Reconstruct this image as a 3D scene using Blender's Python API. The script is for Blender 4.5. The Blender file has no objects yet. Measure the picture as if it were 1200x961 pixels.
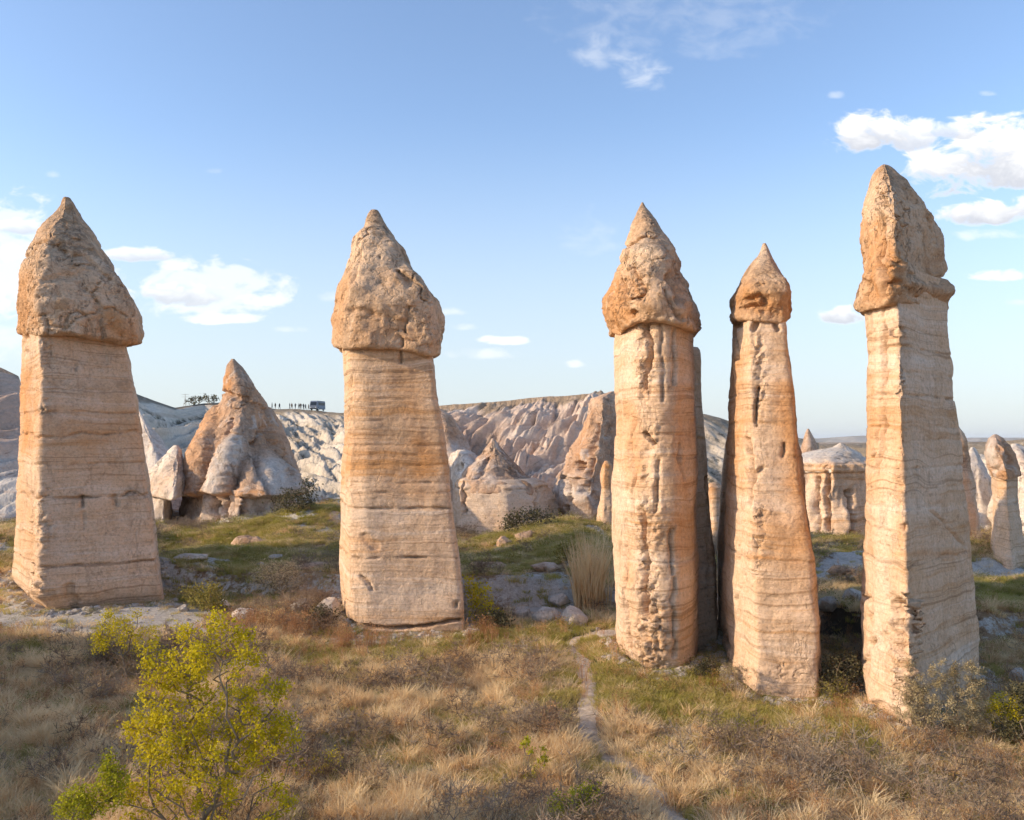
import bpy, math, random
import numpy as np
from mathutils import Vector
random.seed(7)
RS = np.random.RandomState(11)
scn = bpy.context.scene
COL = scn.collection

# ------------------------------------------------------------------ camera
H = 10.35            # camera height above the valley floor, metres
F = 1000.0           # focal length in pixels of a 1200 px wide picture
HZ = 515.0           # row of the horizon
cam_d = bpy.data.cameras.new('camera')
cam = bpy.data.objects.new('camera', cam_d)
COL.objects.link(cam)
cam.location = (0, 0, H)
cam.rotation_euler = (math.radians(90), 0, 0)
cam_d.sensor_fit = 'HORIZONTAL'
cam_d.sensor_width = 36
cam_d.lens = 30
cam_d.shift_y = 0.0288
cam_d.clip_start = 0.1
cam_d.clip_end = 30000
scn.camera = cam

# ------------------------------------------------------------------ light
SUN_AZ, SUN_EL = 10.0, 21.0       # degrees towards the camera side from due left, height
sdir = Vector((-math.cos(math.radians(SUN_AZ)) * math.cos(math.radians(SUN_EL)),
               -math.sin(math.radians(SUN_AZ)) * math.cos(math.radians(SUN_EL)),
               math.sin(math.radians(SUN_EL))))
sun_d = bpy.data.lights.new('sun', 'SUN')
sun_d.energy = 2.35
sun_d.angle = math.radians(0.5)
sun_d.color = (1.0, 0.79, 0.54)
sun = bpy.data.objects.new('sun', sun_d)
COL.objects.link(sun)
sun.rotation_euler = sdir.to_track_quat('Z', 'Y').to_euler()
scn.view_settings.view_transform = 'Standard'
scn.view_settings.look = 'None'
scn.view_settings.gamma = 1.0
scn.view_settings.exposure = 1.1
scn.view_settings.use_curve_mapping = False
scn.cycles.max_bounces = 6
scn.cycles.diffuse_bounces = 3
scn.cycles.transparent_max_bounces = 8


# ------------------------------------------------------------------ node helper
class NT:
    def __init__(s, tree):
        s.t = tree
        s.n = tree.nodes
        s.l = tree.links

    def put(s, sock, v):
        if v is None:
            return
        if isinstance(v, bpy.types.NodeSocket):
            s.l.new(v, sock)
        elif isinstance(v, tuple) and len(v) == 3 and sock.type == 'RGBA':
            sock.default_value = (*v, 1)
        else:
            sock.default_value = v

    def node(s, typ, **props):
        n = s.n.new(typ)
        for k, v in props.items():
            setattr(n, k, v)
        return n

    def math(s, op, a, b=None, c=None, clamp=False):
        n = s.node('ShaderNodeMath', operation=op, use_clamp=clamp)
        s.put(n.inputs[0], a)
        s.put(n.inputs[1], b)
        s.put(n.inputs[2], c)
        return n.outputs[0]

    def vmul(s, a, b, op='MULTIPLY'):
        n = s.node('ShaderNodeVectorMath', operation=op)
        s.put(n.inputs[0], a)
        s.put(n.inputs[1], b)
        return n.outputs[0]

    def noise(s, vec, scale, detail=4.0, rough=0.55, dist=0.0, out=0):
        n = s.node('ShaderNodeTexNoise')
        s.put(n.inputs['Vector'], vec)
        n.inputs['Scale'].default_value = scale
        n.inputs['Detail'].default_value = detail
        n.inputs['Roughness'].default_value = rough
        n.inputs['Distortion'].default_value = dist
        return n.outputs[out]

    def voro(s, vec, scale, feature='F1', out=0):
        n = s.node('ShaderNodeTexVoronoi', feature=feature)
        s.put(n.inputs['Vector'], vec)
        n.inputs['Scale'].default_value = scale
        return n.outputs[out]

    def ramp(s, fac, stops, interp='LINEAR'):
        n = s.node('ShaderNodeValToRGB')
        n.color_ramp.interpolation = interp
        e = n.color_ramp.elements
        while len(e) < len(stops):
            e.new(0.5)
        for i, (p, c) in enumerate(stops):
            e[i].position = p
            e[i].color = (*c, 1) if isinstance(c, tuple) else (c, c, c, 1)
        s.put(n.inputs[0], fac)
        return n.outputs[0]

    def mix(s, fac, a, b, blend='MIX'):
        n = s.node('ShaderNodeMix', data_type='RGBA', blend_type=blend)
        s.put(n.inputs[0], fac)
        s.put(n.inputs[6], a)
        s.put(n.inputs[7], b)
        return n.outputs[2]

    def rng(s, v, a, b, c=0.0, d=1.0):
        n = s.node('ShaderNodeMapRange', interpolation_type='SMOOTHSTEP')
        s.put(n.inputs[0], v)
        n.inputs[1].default_value = a
        n.inputs[2].default_value = b
        n.inputs[3].default_value = c
        n.inputs[4].default_value = d
        return n.outputs[0]

    def attr(s, name, out='Fac', typ='GEOMETRY'):
        n = s.node('ShaderNodeAttribute', attribute_name=name, attribute_type=typ)
        return n.outputs[out]

    def bump(s, h, strength, dist, normal=None):
        n = s.node('ShaderNodeBump')
        s.put(n.inputs['Height'], h)
        n.inputs['Strength'].default_value = strength
        n.inputs['Distance'].default_value = dist
        if normal is not None:
            s.put(n.inputs['Normal'], normal)
        return n.outputs[0]


# ------------------------------------------------------------------ world
def make_world():
    w = bpy.data.worlds.new('World')
    scn.world = w
    w.use_nodes = True
    N = NT(w.node_tree)
    for n in list(N.n):
        N.n.remove(n)
    out = N.node('ShaderNodeOutputWorld')
    bg = N.node('ShaderNodeBackground')
    sky = N.node('ShaderNodeTexSky', sky_type='NISHITA')
    sky.sun_disc = False
    sky.sun_elevation = math.radians(SUN_EL)
    sky.sun_rotation = math.radians(270 - SUN_AZ)
    sky.altitude = 1000
    sky.air_density = 1.0
    sky.dust_density = 1.8
    sky.ozone_density = 1.5
    tc = N.node('ShaderNodeTexCoord')
    sep = N.node('ShaderNodeSeparateXYZ')
    N.put(sep.inputs[0], tc.outputs['Generated'])
    ay = N.math('MAXIMUM', N.math('ABSOLUTE', sep.outputs[1]), 0.02)
    p = N.math('DIVIDE', sep.outputs[0], ay)
    q = N.math('DIVIDE', sep.outputs[2], ay)
    comb = N.node('ShaderNodeCombineXYZ')
    N.put(comb.inputs[0], p)
    N.put(comb.inputs[1], N.math('MULTIPLY', q, 1.7))
    nz = N.noise(comb.outputs[0], 24.0, 9.0, 0.60, 0.35)
    nzb = N.noise(comb.outputs[0], 9.0, 3.0, 0.5, 0.2)
    nn = N.math('ADD', N.math('MULTIPLY', N.math('SUBTRACT', nz, 0.5), 4.6), N.math('MULTIPLY', N.math('SUBTRACT', nzb, 0.5), 2.0))
    # clouds as directions: (px, py, rx, ry, density)
    C = [(1020, 160, 56, 30, 1.0), (1062, 162, 44, 22, .9), (1115, 155, 36, 12, .75), (1118, 202, 66, 42, 1.05), (1175, 190, 90, 54, 1.1), (1225, 190, 70, 50, 1.0), (235, 345, 105, 42, .6), (10, 320, 75, 90, .62), (20, 395, 80, 40, .5), (60, 400, 90, 50, .35), (1180, 276, 60, 8, .5),
         (1165, 250, 62, 20, 1.0), (1215, 246, 50, 24, .95), (1185, 323, 50, 9, .7), (988, 370, 30, 13, .95), (1133, 278, 14, 7, .5),
         (1192, 355, 20, 6, .5), (980, 112, 10, 6, .35), (755, 90, 34, 30, .45), (708, 64, 44, 28, .34),
         (690, 278, 40, 32, .2), (165, 300, 38, 11, .8), (212, 312, 30, 10, .7), (200, 345, 66, 20, .85), (300, 352, 30, 13, .7), (255, 374, 62, 9, .7),
         (25, 268, 34, 13, .8), (0, 300, 40, 26, .7), (10, 345, 40, 34, .55), (20, 400, 40, 28, .35), (590, 400, 36, 7, .7), (563, 415, 46, 9, .55),
         (532, 366, 18, 6, .5), (680, 427, 17, 7, .6), (62, 205, 12, 6, .35), (250, 201, 12, 5, .3), (395, 348, 26, 8, .4),
         (345, 386, 22, 5, .35), (540, 384, 20, 5, .4), (1050, 372, 18, 5, .3), (1160, 110, 12, 4, .3), (800, 30, 150, 60, .16),
         (105, 395, 60, 26, .3)]
    fac = None
    low = None
    for (px, py, rx, ry, dn) in C:
        cx, cy = (px - 600) / F, (HZ - py) / F
        dx = N.math('MULTIPLY', N.math('SUBTRACT', p, cx), F / rx)
        dy = N.math('MULTIPLY', N.math('SUBTRACT', q, cy), F / ry)
        # flat undersides: the lower half falls off faster
        dy2 = N.math('MULTIPLY', N.math('MAXIMUM', N.math('MULTIPLY', dy, -1.55), dy), 1.0)
        d2 = N.math('ADD', N.math('MULTIPLY', dx, dx), N.math('MULTIPLY', dy2, dy2))
        m = N.math('SUBTRACT', 1.2, d2)
        soft = 0.9 if dn >= 0.6 else 1.9
        m = N.math('ADD', m, nn)
        m = N.rng(m, 0.0, soft, 0.0, min(dn, 1.0))
        m = N.math('MULTIPLY', m, N.rng(d2, 1.1, 3.2, 1.0, 0.0))
        fac = m if fac is None else N.math('MAXIMUM', fac, m)
        if dn >= 0.74:
            g = N.math('MULTIPLY', m, N.rng(N.math('ADD', dy, N.math('MULTIPLY', N.math('SUBTRACT', nz, 0.5), 2.2)), -0.5, 0.6, 1.0, 0.0))
            low = g if low is None else N.math('MAXIMUM', low, g)
    ccol = N.mix(N.math('MULTIPLY', low, 0.85), (3.95, 3.95, 3.95), (2.1, 2.22, 2.55))
    # air near the ground: pale, as the milky horizon in the picture
    hor = N.rng(q, -0.02, 0.40, 0.82, 0.0)
    skyc = N.mix(1.0, sky.outputs[0], (0.90, 0.905, 0.935), 'MULTIPLY')
    skyc = N.mix(hor, skyc, (2.42, 2.66, 2.84))
    col = N.mix(fac, skyc, ccol)
    N.put(bg.inputs[0], col)
    bg.inputs[1].default_value = 0.14
    N.l.new(bg.outputs[0], out.inputs[0])


make_world()


# ------------------------------------------------------------------ numpy noise
_perm = np.random.RandomState(5).permutation(256)
_perm = np.concatenate([_perm, _perm, _perm])
_g = np.array([(1, 1, 0), (-1, 1, 0), (1, -1, 0), (-1, -1, 0), (1, 0, 1), (-1, 0, 1), (1, 0, -1), (-1, 0, -1),
               (0, 1, 1), (0, -1, 1), (0, 1, -1), (0, -1, -1), (1, 1, 0), (-1, 1, 0), (0, -1, 1), (0, -1, -1)], float)


def pn(x, y, z=0.0):
    """gradient noise, about -1..1"""
    x, y, z = np.broadcast_arrays(np.asarray(x, float), np.asarray(y, float), np.asarray(z, float))
    xi, yi, zi = np.floor(x).astype(int), np.floor(y).astype(int), np.floor(z).astype(int)
    xf, yf, zf = x - xi, y - yi, z - zi
    xi &= 255
    yi &= 255
    zi &= 255
    u, v, w = [t * t * t * (t * (t * 6 - 15) + 10) for t in (xf, yf, zf)]
    r = 0
    for i in (0, 1):
        for j in (0, 1):
            for k in (0, 1):
                h = _perm[_perm[_perm[(xi + i) & 255] + ((yi + j) & 255)] + ((zi + k) & 255)] & 15
                g = _g[h]
                d = g[..., 0] * (xf - i) + g[..., 1] * (yf - j) + g[..., 2] * (zf - k)
                r = r + d * (u if i else 1 - u) * (v if j else 1 - v) * (w if k else 1 - w)
    return r


def fbm(x, y, z=0.0, o=4, gain=0.5):
    a, s, f = 1.0, 0.0, 1.0
    for i in range(o):
        s = s + a * pn(x * f + 17.3 * i, y * f - 9.1 * i, z * f + 5.7 * i)
        a *= gain
        f *= 2.03
    return s


def billow(x, y, z=0.0, o=4, gain=0.5):
    """rounded swells with sharp gullies, 0..1"""
    a, s, t, f = 1.0, 0.0, 0.0, 1.0
    for i in range(o):
        s = s + a * np.minimum(1, np.abs(pn(x * f + 31.7 * i, y * f + 3.1 * i, z * f - 8.3 * i)) * 2.2)
        t += a
        a *= gain
        f *= 2.07
    return s / t


def sm(t):
    t = np.clip(t, 0, 1)
    return t * t * (3 - 2 * t)


def seg_dist(px, py, pts, sx=1.0, sy=1.0):
    """distance of points to a polyline, in scaled units"""
    d = np.full(np.shape(px), 1e9)
    P = [(a * sx, b * sy) for a, b in pts]
    X, Y = px * sx, py * sy
    if len(P) == 1:
        return np.hypot(X - P[0][0], Y - P[0][1])
    for (ax, ay), (bx, by) in zip(P[:-1], P[1:]):
        vx, vy = bx - ax, by - ay
        t = np.clip(((X - ax) * vx + (Y - ay) * vy) / (vx * vx + vy * vy + 1e-9), 0, 1)
        d = np.minimum(d, np.hypot(X - ax - t * vx, Y - ay - t * vy))
    return d


def W(px, Y):
    return (px - 600) / F * Y


def zat(py, Y):
    return H - (py - HZ) / F * Y


# ------------------------------------------------------------------ the land
STEP = ([-90, -60, -28, -10, 4, 9, 14, 18, 45, 90], [60, 58, 57, 54, 53, 51, 48, 43, 42, 42])
MOUNDS = [(652, 77, 6, 6, 1.3), (560, 92, 9, 10, -2.4), (975, 88, 12, 10, -2.2), (668, 66, 5, 5, 1.0), (395, 78, 7, 8, 1.9), (330, 66, 5, 4, .7), (215, 64, 5, 3, .6), (1000, 60, 5, 6, .9), (250, 84, 8, 5, .1), (372, 78, 6, 4.5, 1.6), (290, 92, 14, 7, -.9),
          (290, 66, 7, 3, -.5), (985, 72, 7, 6, .1), (1180, 62, 8, 5, .5), (640, 58, 5, 3, .5),
          (30, 75, 9, 8, 1.2), (700, 60, 3.0, 3.5, .6)]
PATH_PX = [(830, 1010), (797, 965), (772, 940), (752, 915), (736, 897), (712, 882), (693, 868), (686, 846), (690, 822), (688, 800),
           (683, 780), (676, 763), (668, 752), (690, 745), (716, 741)]
PATH_W = [(W(px, H * F / (py - HZ)), H * F / (py - HZ)) for px, py in PATH_PX]


FOOT = []
for polyw in ([(14, 57.5), (24, 53.5), (40, 49.5), (190, 52.6), (190, 60), (60, 64)], [(394, 53), (400, 48), (430, 45), (549, 45), (548, 53), (420, 57)],
              [(715, 44), (725, 39.4), (745, 37.8), (770, 37.1), (795, 37.2), (815, 38.4), (845, 43), (840, 48), (740, 48)],
              [(840, 43), (856, 36.6), (883, 34.2), (966, 33.5), (964, 41), (850, 46)], [(1007, 36.5), (1020, 31.8), (1068, 29.5), (1156, 35.2), (1137, 42), (1050, 43.5)]):
    FOOT.append(np.array([(W(p, Y), Y) for p, Y in polyw]))


def G(x, y):
    x, y = np.broadcast_arrays(np.asarray(x, float), np.asarray(y, float))
    if x.ndim == 0:
        return G(x[None], y[None])[0]
    z = 0.30 * fbm(x / 7.0, y / 7.0, 0.3, 3) + 0.07 * fbm(x / 1.3, y / 1.3, 2.2, 3)
    ys = np.interp(x, *STEP) + 1.8 * fbm(x / 5.0, 3.3, 1.1, 3)
    bank = sm((y - ys) / 2.2) * (1.45 + 0.35 * fbm(x / 9, y / 9, 4.4, 2))
    z = z + bank
    wob = sm((y - ys) / 8) * (1 - sm((y - 140) / 60))
    z = z + wob * (0.85 * fbm(x / 8.0, y / 8.0, 7.7, 4) + 0.16 * fbm(x / 2.2, y / 2.2, 6.1, 3))
    for px, Y, rx, ry, h in MOUNDS:
        z = z + h * np.exp(-((x - W(px, Y)) / rx) ** 2 - ((y - Y) / ry) ** 2)
    # pale shelf that the leftmost chimney stands on
    cx, cy = W(95, 53), 52.5
    dd = np.hypot((x - cx) / 12.5, (y - cy) / 8.0) + 0.10 * fbm(x / 3, y / 3, 8, 3)
    z = z + 0.10 * (1 - sm((dd - 0.72) / 0.32)) * (1 - 0.55 * sm((y - ys) / 2.2))
    # long unseen knoll added beyond the left edge to shade the foreground
    z = z + 8.5 * np.exp(-((x + 36 + .18 * (y - 30)) / 6.5) ** 2) * sm((y - 2) / 10) * (1 - sm((y - 36) / 12)) * (1 + .25 * fbm(x / 6, y / 6, 9, 3))
    # shallow hollow behind the fourth chimney
    z = z - 1.1 * np.exp(-((x - 14.6) / 2.3) ** 2 - ((y - 40.5) / 4.5) ** 2)
    # crumbled apron round each big chimney
    m = (y > 28) & (y < 68) & (np.abs(x) < 40)
    if np.any(m):
        xm, ym = x[m], y[m]
        d = np.full(xm.shape, 9.0)
        for f in FOOT:
            d = np.minimum(d, seg_dist(xm, ym, [tuple(p) for p in f] + [tuple(f[0])]))
        zz_ = np.array(z, float)
        zz_[m] += (.12 + .18 * fbm(xm / 1.3, ym / 1.3, 3.3, 2)) * np.exp(-(d / .6) ** 2)
        z = zz_
    # the worn path
    m = (y < 60) & (y > 15)
    if np.any(m):
        d = seg_dist(x, y, PATH_W)
        z = z - 0.10 * (1 - sm((d - 0.4) / 0.5)) * m
    z = z * (1 - sm((y - 260) / 300)) * sm((y + 5) / 15 + .2)
    return z


def Pj(x, y, z):
    return 600 + F * x / np.maximum(y, 1), HZ - F * (z - H) / np.maximum(y, 1)


# ------------------------------------------------------------------ object helpers
def tag(o, label=None, cat=None, group=None, kind=None):
    if label:
        o['label'] = label
    if cat:
        o['category'] = cat
    if group:
        o['group'] = group
    if kind:
        o['kind'] = kind
    return o


def link(name, me, parent=None, loc=(0, 0, 0)):
    o = bpy.data.objects.new(name, me)
    COL.objects.link(o)
    o.location = loc
    if parent is not None:
        o.parent = parent
    return o


def empty(name, loc, label, cat, group=None, rz=0.0):
    o = bpy.data.objects.new(name, None)
    COL.objects.link(o)
    o.location = loc
    o.rotation_euler = (0, 0, rz)
    o.empty_display_size = 0.5
    return tag(o, label, cat, group)


def mesh(name, V, Fc, mats, smooth=True, attrs=None, midx=None):
    me = bpy.data.meshes.new(name)
    V = np.asarray(V, np.float32)
    Fc = np.asarray(Fc, np.int32)
    nf, k = Fc.shape
    me.vertices.add(len(V))
    me.vertices.foreach_set('co', V.ravel())
    me.loops.add(nf * k)
    me.loops.foreach_set('vertex_index', Fc.ravel())
    me.polygons.add(nf)
    me.polygons.foreach_set('loop_start', np.arange(nf, dtype=np.int32) * k)
    me.polygons.foreach_set('loop_total', np.full(nf, k, np.int32))
    for m in (mats if isinstance(mats, (list, tuple)) else [mats]):
        me.materials.append(m)
    if midx is not None:
        me.polygons.foreach_set('material_index', np.asarray(midx, np.int32))
    me.polygons.foreach_set('use_smooth', np.full(nf, smooth, bool))
    if attrs:
        for k_, a in attrs.items():
            a = np.asarray(a, np.float32)
            if a.ndim == 1:
                at = me.attributes.new(k_, 'FLOAT', 'POINT')
                at.data.foreach_set('value', a)
            else:
                at = me.attributes.new(k_, 'FLOAT_COLOR', 'POINT')
                at.data.foreach_set('color', np.c_[a, np.ones(len(a), np.float32)].ravel())
    me.update()
    me.validate()
    return me


def grid_faces(nr, nc, wrap=False):
    i = np.arange(nr - 1)[:, None]
    j = np.arange(nc if wrap else nc - 1)[None, :]
    j2 = (j + 1) % nc
    a, b, c, d = i * nc + j, i * nc + j2, (i + 1) * nc + j2, (i + 1) * nc + j
    return np.stack([a, b, c, d], -1).reshape(-1, 4)


# ------------------------------------------------------------------ materials
def mat(name):
    m = bpy.data.materials.new(name)
    m.use_nodes = True
    N = NT(m.node_tree)
    b = N.n['Principled BSDF']
    b.inputs['Roughness'].default_value = 0.95
    b.inputs['Specular IOR Level'].default_value = 0.15
    return m, N, b


def rock_material(name, c_lo, c_mid, c_hi, c_stain, strata=1.0, bump=1.0, pit=0.3, c_pale=(.60, .53, .45), fine=1.0, mott=1.0):
    m, N, b = mat(name)
    geo = N.node('ShaderNodeNewGeometry')
    P = geo.outputs['Position']
    big = N.noise(P, 0.22, 4, 0.6, 0.3)
    med = N.noise(P, 1.1, 6, 0.62, 0.2)
    col = N.ramp(N.math('ADD', N.math('MULTIPLY', big, 0.6), N.math('MULTIPLY', med, 0.4)),
                 [(0.32, c_lo), (0.5, c_mid), (0.68, c_hi)])
    # beds of ash: thin, nearly level bands
    warp = N.vmul(P, N.noise(P, 0.25, 2, 0.5, 0, out=1), 'ADD')
    bands = N.noise(N.vmul(warp, (0.05, 0.05, 1.3)), 1.0, 7, 0.68)
    band2 = N.noise(N.vmul(warp, (0.09, 0.09, 5.5)), 1.0, 3, 0.6)
    col = N.mix(N.math('MULTIPLY', N.rng(bands, 0.53, 0.68), 0.75 * strata), col, c_stain)
    col = N.mix(N.math('MULTIPLY', N.rng(bands, 0.47, 0.33), 0.7 * strata), col, c_pale)
    col = N.mix(N.math('MULTIPLY', N.rng(band2, 0.57, 0.66), 0.42 * strata), col, tuple(v * .55 for v in c_stain))
    # streaks that rain has run down the faces
    drip = N.noise(N.vmul(P, (1.6, 1.6, 0.10)), 1.0, 5, 0.6)
    col = N.mix(N.math('MULTIPLY', N.rng(drip, 0.52, 0.70), 0.30), col, tuple(v * .62 for v in c_mid))
    col = N.mix(N.math('MULTIPLY', N.rng(drip, 0.46, 0.30), 0.25), col, c_pale)
    # blotches of stain and darkened cracks, set per vertex
    col = N.mix(N.math('MULTIPLY', N.attr('orange'), N.rng(med, 0.2, 0.6, 0.45, 1.0)), col, (0.52, 0.235, 0.075))
    col = N.mix(N.math('MULTIPLY', N.attr('pale'), N.rng(med, 0.25, 0.6, 0.5, 1.0)), col, c_pale)
    col = N.mix(N.math('MULTIPLY', N.attr('lichen_and_dark'), N.rng(N.noise(P, 3.0, 6, 0.7), 0.42, 0.58, 0.25, 1.0)), col, (0.155, 0.115, 0.080))
    mot = N.noise(P, 0.75 * fine, 5, 0.66, 0.6)
    col = N.mix(N.math('MULTIPLY', N.rng(mot, 0.54, 0.66), 0.55 * mott), col, tuple(v * .68 for v in c_stain))
    col = N.mix(N.math('MULTIPLY', N.rng(mot, 0.44, 0.34), 0.5 * mott), col, c_pale)
    vein = N.math('ABSOLUTE', N.math('SUBTRACT', N.noise(N.vmul(P, (1.0, 1.0, .35)), 0.9 * fine, 6, 0.6, 0.5), 0.5))
    vg = N.math('MULTIPLY', mott, N.math('MULTIPLY', N.rng(vein, 0.012, 0.0), N.rng(big, 0.42, 0.58)))
    col = N.mix(N.math('MULTIPLY', vg, 0.5), col, tuple(v * .40 for v in c_mid))
    grain = N.noise(P, 7.0 * fine, 8, 0.72)
    col = N.mix(1.0, col, N.ramp(grain, [(0.30, 0.66), (0.5, 1.0), (0.72, 1.16)]), 'MULTIPLY')
    pits = N.voro(N.vmul(P, N.noise(P, 2.5, 3, 0.5, 0, out=1), 'ADD'), 2.6 * fine)
    spots = N.noise(P, 5.0 * fine, 5, 0.7)
    col = N.mix(N.math('MULTIPLY', N.rng(spots, 0.62, 0.70), N.math('ADD', N.math('MULTIPLY', N.attr('rough'), .45), .32)), col, tuple(v * .40 for v in c_mid))
    N.put(b.inputs['Base Color'], col)
    h = N.math('ADD', N.math('MULTIPLY', grain, 0.42), N.math('MULTIPLY', band2, 0.45 * strata))
    h = N.math('ADD', h, N.math('MULTIPLY', N.noise(P, 2.4 * fine, 7, 0.66), 0.9))
    h = N.math('SUBTRACT', h, N.math('MULTIPLY', vg, 0.5))
    pm = N.math('MULTIPLY', N.math('ADD', N.attr('rough'), pit), N.rng(pits, 0.0, 0.5, -1.0, 0.0))
    h = N.math('ADD', h, N.math('MULTIPLY', pm, 0.8))
    N.put(b.inputs['Normal'], N.bump(h, 0.85, 0.16 * bump))
    return m


M_SHAFT = rock_material('tuff_shaft', (.56, .36, .21), (.66, .455, .30), (.67, .49, .35), (.52, .29, .135), c_pale=(.70, .55, .425), bump=.85, pit=.12, mott=.45, strata=1.35)
M_CAP = rock_material('tuff_cap', (.45, .28, .165), (.63, .42, .265), (.69, .50, .345), (.52, .28, .12), strata=0.3, bump=1.4, pit=.45, c_pale=(.68, .51, .36))
M_BROWN = rock_material('brown_tuff', (.40, .24, .15), (.54, .35, .23), (.60, .43, .31), (.42, .25, .15), strata=0.35, bump=1.6, fine=.6, c_pale=(.62, .55, .48))
M_WHITE = rock_material('white_tuff', (.55, .43, .33), (.67, .57, .47), (.74, .67, .58), (.52, .38, .28), strata=0.35, bump=1.5, fine=.5, c_pale=(.72, .68, .64))
M_STONE = rock_material('pale_stone', (.42, .36, .31), (.52, .46, .40), (.60, .54, .48), (.42, .33, .25), strata=0.2, bump=.7, fine=2.0)


def hill_material(name, cols, dark, rim, streak=1.0):
    """cols: three tones of bare ash rock; attributes: gully 0..1, rimd 0..1 (soil near the top), tone 0..1"""
    m, N, b = mat(name)
    P = N.node('ShaderNodeNewGeometry').outputs['Position']
    big = N.noise(P, 0.05, 5, 0.6, 0.3)
    tone = N.math('ADD', N.math('MULTIPLY', big, 0.7), N.math('MULTIPLY', N.attr('tone'), 0.5))
    col = N.ramp(tone, [(0.35, cols[0]), (0.55, cols[1]), (0.80, cols[2])])
    bed = N.noise(N.vmul(P, (0.03, 0.03, 0.5)), 1.0, 5, 0.65)
    col = N.mix(N.math('MULTIPLY', N.rng(bed, 0.52, 0.66), 0.6), col, cols[0])
    brush = N.noise(P, 0.45, 7, 0.70)
    sp = N.node('ShaderNodeSeparateXYZ')
    N.put(sp.inputs[0], P)
    cv = N.node('ShaderNodeCombineXYZ')
    N.put(cv.inputs[0], N.math('MULTIPLY', N.math('ADD', N.math('MULTIPLY', sp.outputs[0], streak * .55), sp.outputs[2]), .42))
    N.put(cv.inputs[1], N.math('MULTIPLY', sp.outputs[0], .05))
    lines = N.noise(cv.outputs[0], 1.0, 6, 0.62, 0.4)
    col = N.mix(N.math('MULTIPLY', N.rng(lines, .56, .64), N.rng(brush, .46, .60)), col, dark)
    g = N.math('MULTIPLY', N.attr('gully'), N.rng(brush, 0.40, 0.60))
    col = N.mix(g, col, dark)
    col = N.mix(N.math('MULTIPLY', N.attr('rimd'), N.rng(brush, 0.25, 0.5, .3, 1.0)), col, rim)
    grain = N.noise(P, 1.6, 8, 0.7)
    col = N.mix(1.0, col, N.ramp(grain, [(0.25, 0.74), (0.5, 1.0), (0.78, 1.18)]), 'MULTIPLY')
    N.put(b.inputs['Base Color'], col)
    h = N.math('ADD', N.noise(P, 0.7, 8, 0.68), N.math('MULTIPLY', grain, 0.4))
    N.put(b.inputs['Normal'], N.bump(h, 0.8, 0.9))
    return m


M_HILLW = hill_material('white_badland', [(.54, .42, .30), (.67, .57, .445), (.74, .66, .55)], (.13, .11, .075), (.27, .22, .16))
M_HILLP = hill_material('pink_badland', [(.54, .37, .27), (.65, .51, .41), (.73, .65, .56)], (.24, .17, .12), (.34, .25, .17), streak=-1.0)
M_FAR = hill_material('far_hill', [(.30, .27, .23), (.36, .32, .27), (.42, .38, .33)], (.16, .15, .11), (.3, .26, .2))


def ground_material():
    m, N, b = mat('valley_soil')
    P = N.node('ShaderNodeNewGeometry').outputs['Position']
    n1 = N.noise(P, 0.5, 6, 0.62, 0.4)
    n2 = N.noise(P, 2.6, 8, 0.70)
    n3 = N.noise(P, 12.0, 6, 0.7)
    dry = N.ramp(N.math('ADD', N.math('MULTIPLY', n1, .5), N.math('MULTIPLY', n2, .5)),
                 [(0.34, (.15, .095, .055)), (0.46, (.31, .20, .115)), (0.56, (.43, .30, .18)), (0.7, (.52, .39, .25))])
    grn = N.ramp(n2, [(0.32, (.07, .075, .022)), (0.48, (.17, .17, .045)), (0.62, (.29, .26, .085)), (.75, (.38, .32, .16))])
    pale = N.ramp(n2, [(0.3, (.34, .30, .25)), (0.5, (.50, .46, .41)), (0.7, (.60, .57, .52))])
    a = N.attr('zone', 'Color')
    s = N.node('ShaderNodeSeparateColor')
    N.put(s.inputs[0], a)
    gm = N.rng(N.math('ADD', s.outputs[1], N.math('MULTIPLY', N.math('SUBTRACT', n1, .5), 1.4)), 0.35, 0.65)
    pm = N.rng(N.math('ADD', s.outputs[0], N.math('MULTIPLY', N.math('SUBTRACT', n2, .5), 1.2)), 0.38, 0.62)
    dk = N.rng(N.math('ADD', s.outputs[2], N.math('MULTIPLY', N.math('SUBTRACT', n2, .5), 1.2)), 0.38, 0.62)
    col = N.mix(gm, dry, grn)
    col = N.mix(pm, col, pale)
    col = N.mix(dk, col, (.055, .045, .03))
    col = N.mix(1.0, col, N.ramp(n3, [(0.25, 0.62), (0.5, 1.0), (0.75, 1.3)]), 'MULTIPLY')
    N.put(b.inputs['Base Color'], col)
    N.put(b.inputs['Normal'], N.bump(N.math('ADD', n2, N.math('MULTIPLY', n3, .35)), 0.9, 0.25))
    return m


M_GROUND = ground_material()


def path_material():
    m, N, b = mat('trodden_path')
    P = N.node('ShaderNodeNewGeometry').outputs['Position']
    n2 = N.noise(P, 3.5, 8, 0.7)
    col = N.ramp(n2, [(0.3, (.32, .24, .17)), (0.5, (.54, .43, .32)), (0.7, (.66, .56, .44))])
    N.put(b.inputs['Base Color'], col)
    N.put(b.inputs['Normal'], N.bump(N.noise(P, 9, 7, .7), 0.8, 0.08))
    return m


M_PATH = path_material()


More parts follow.
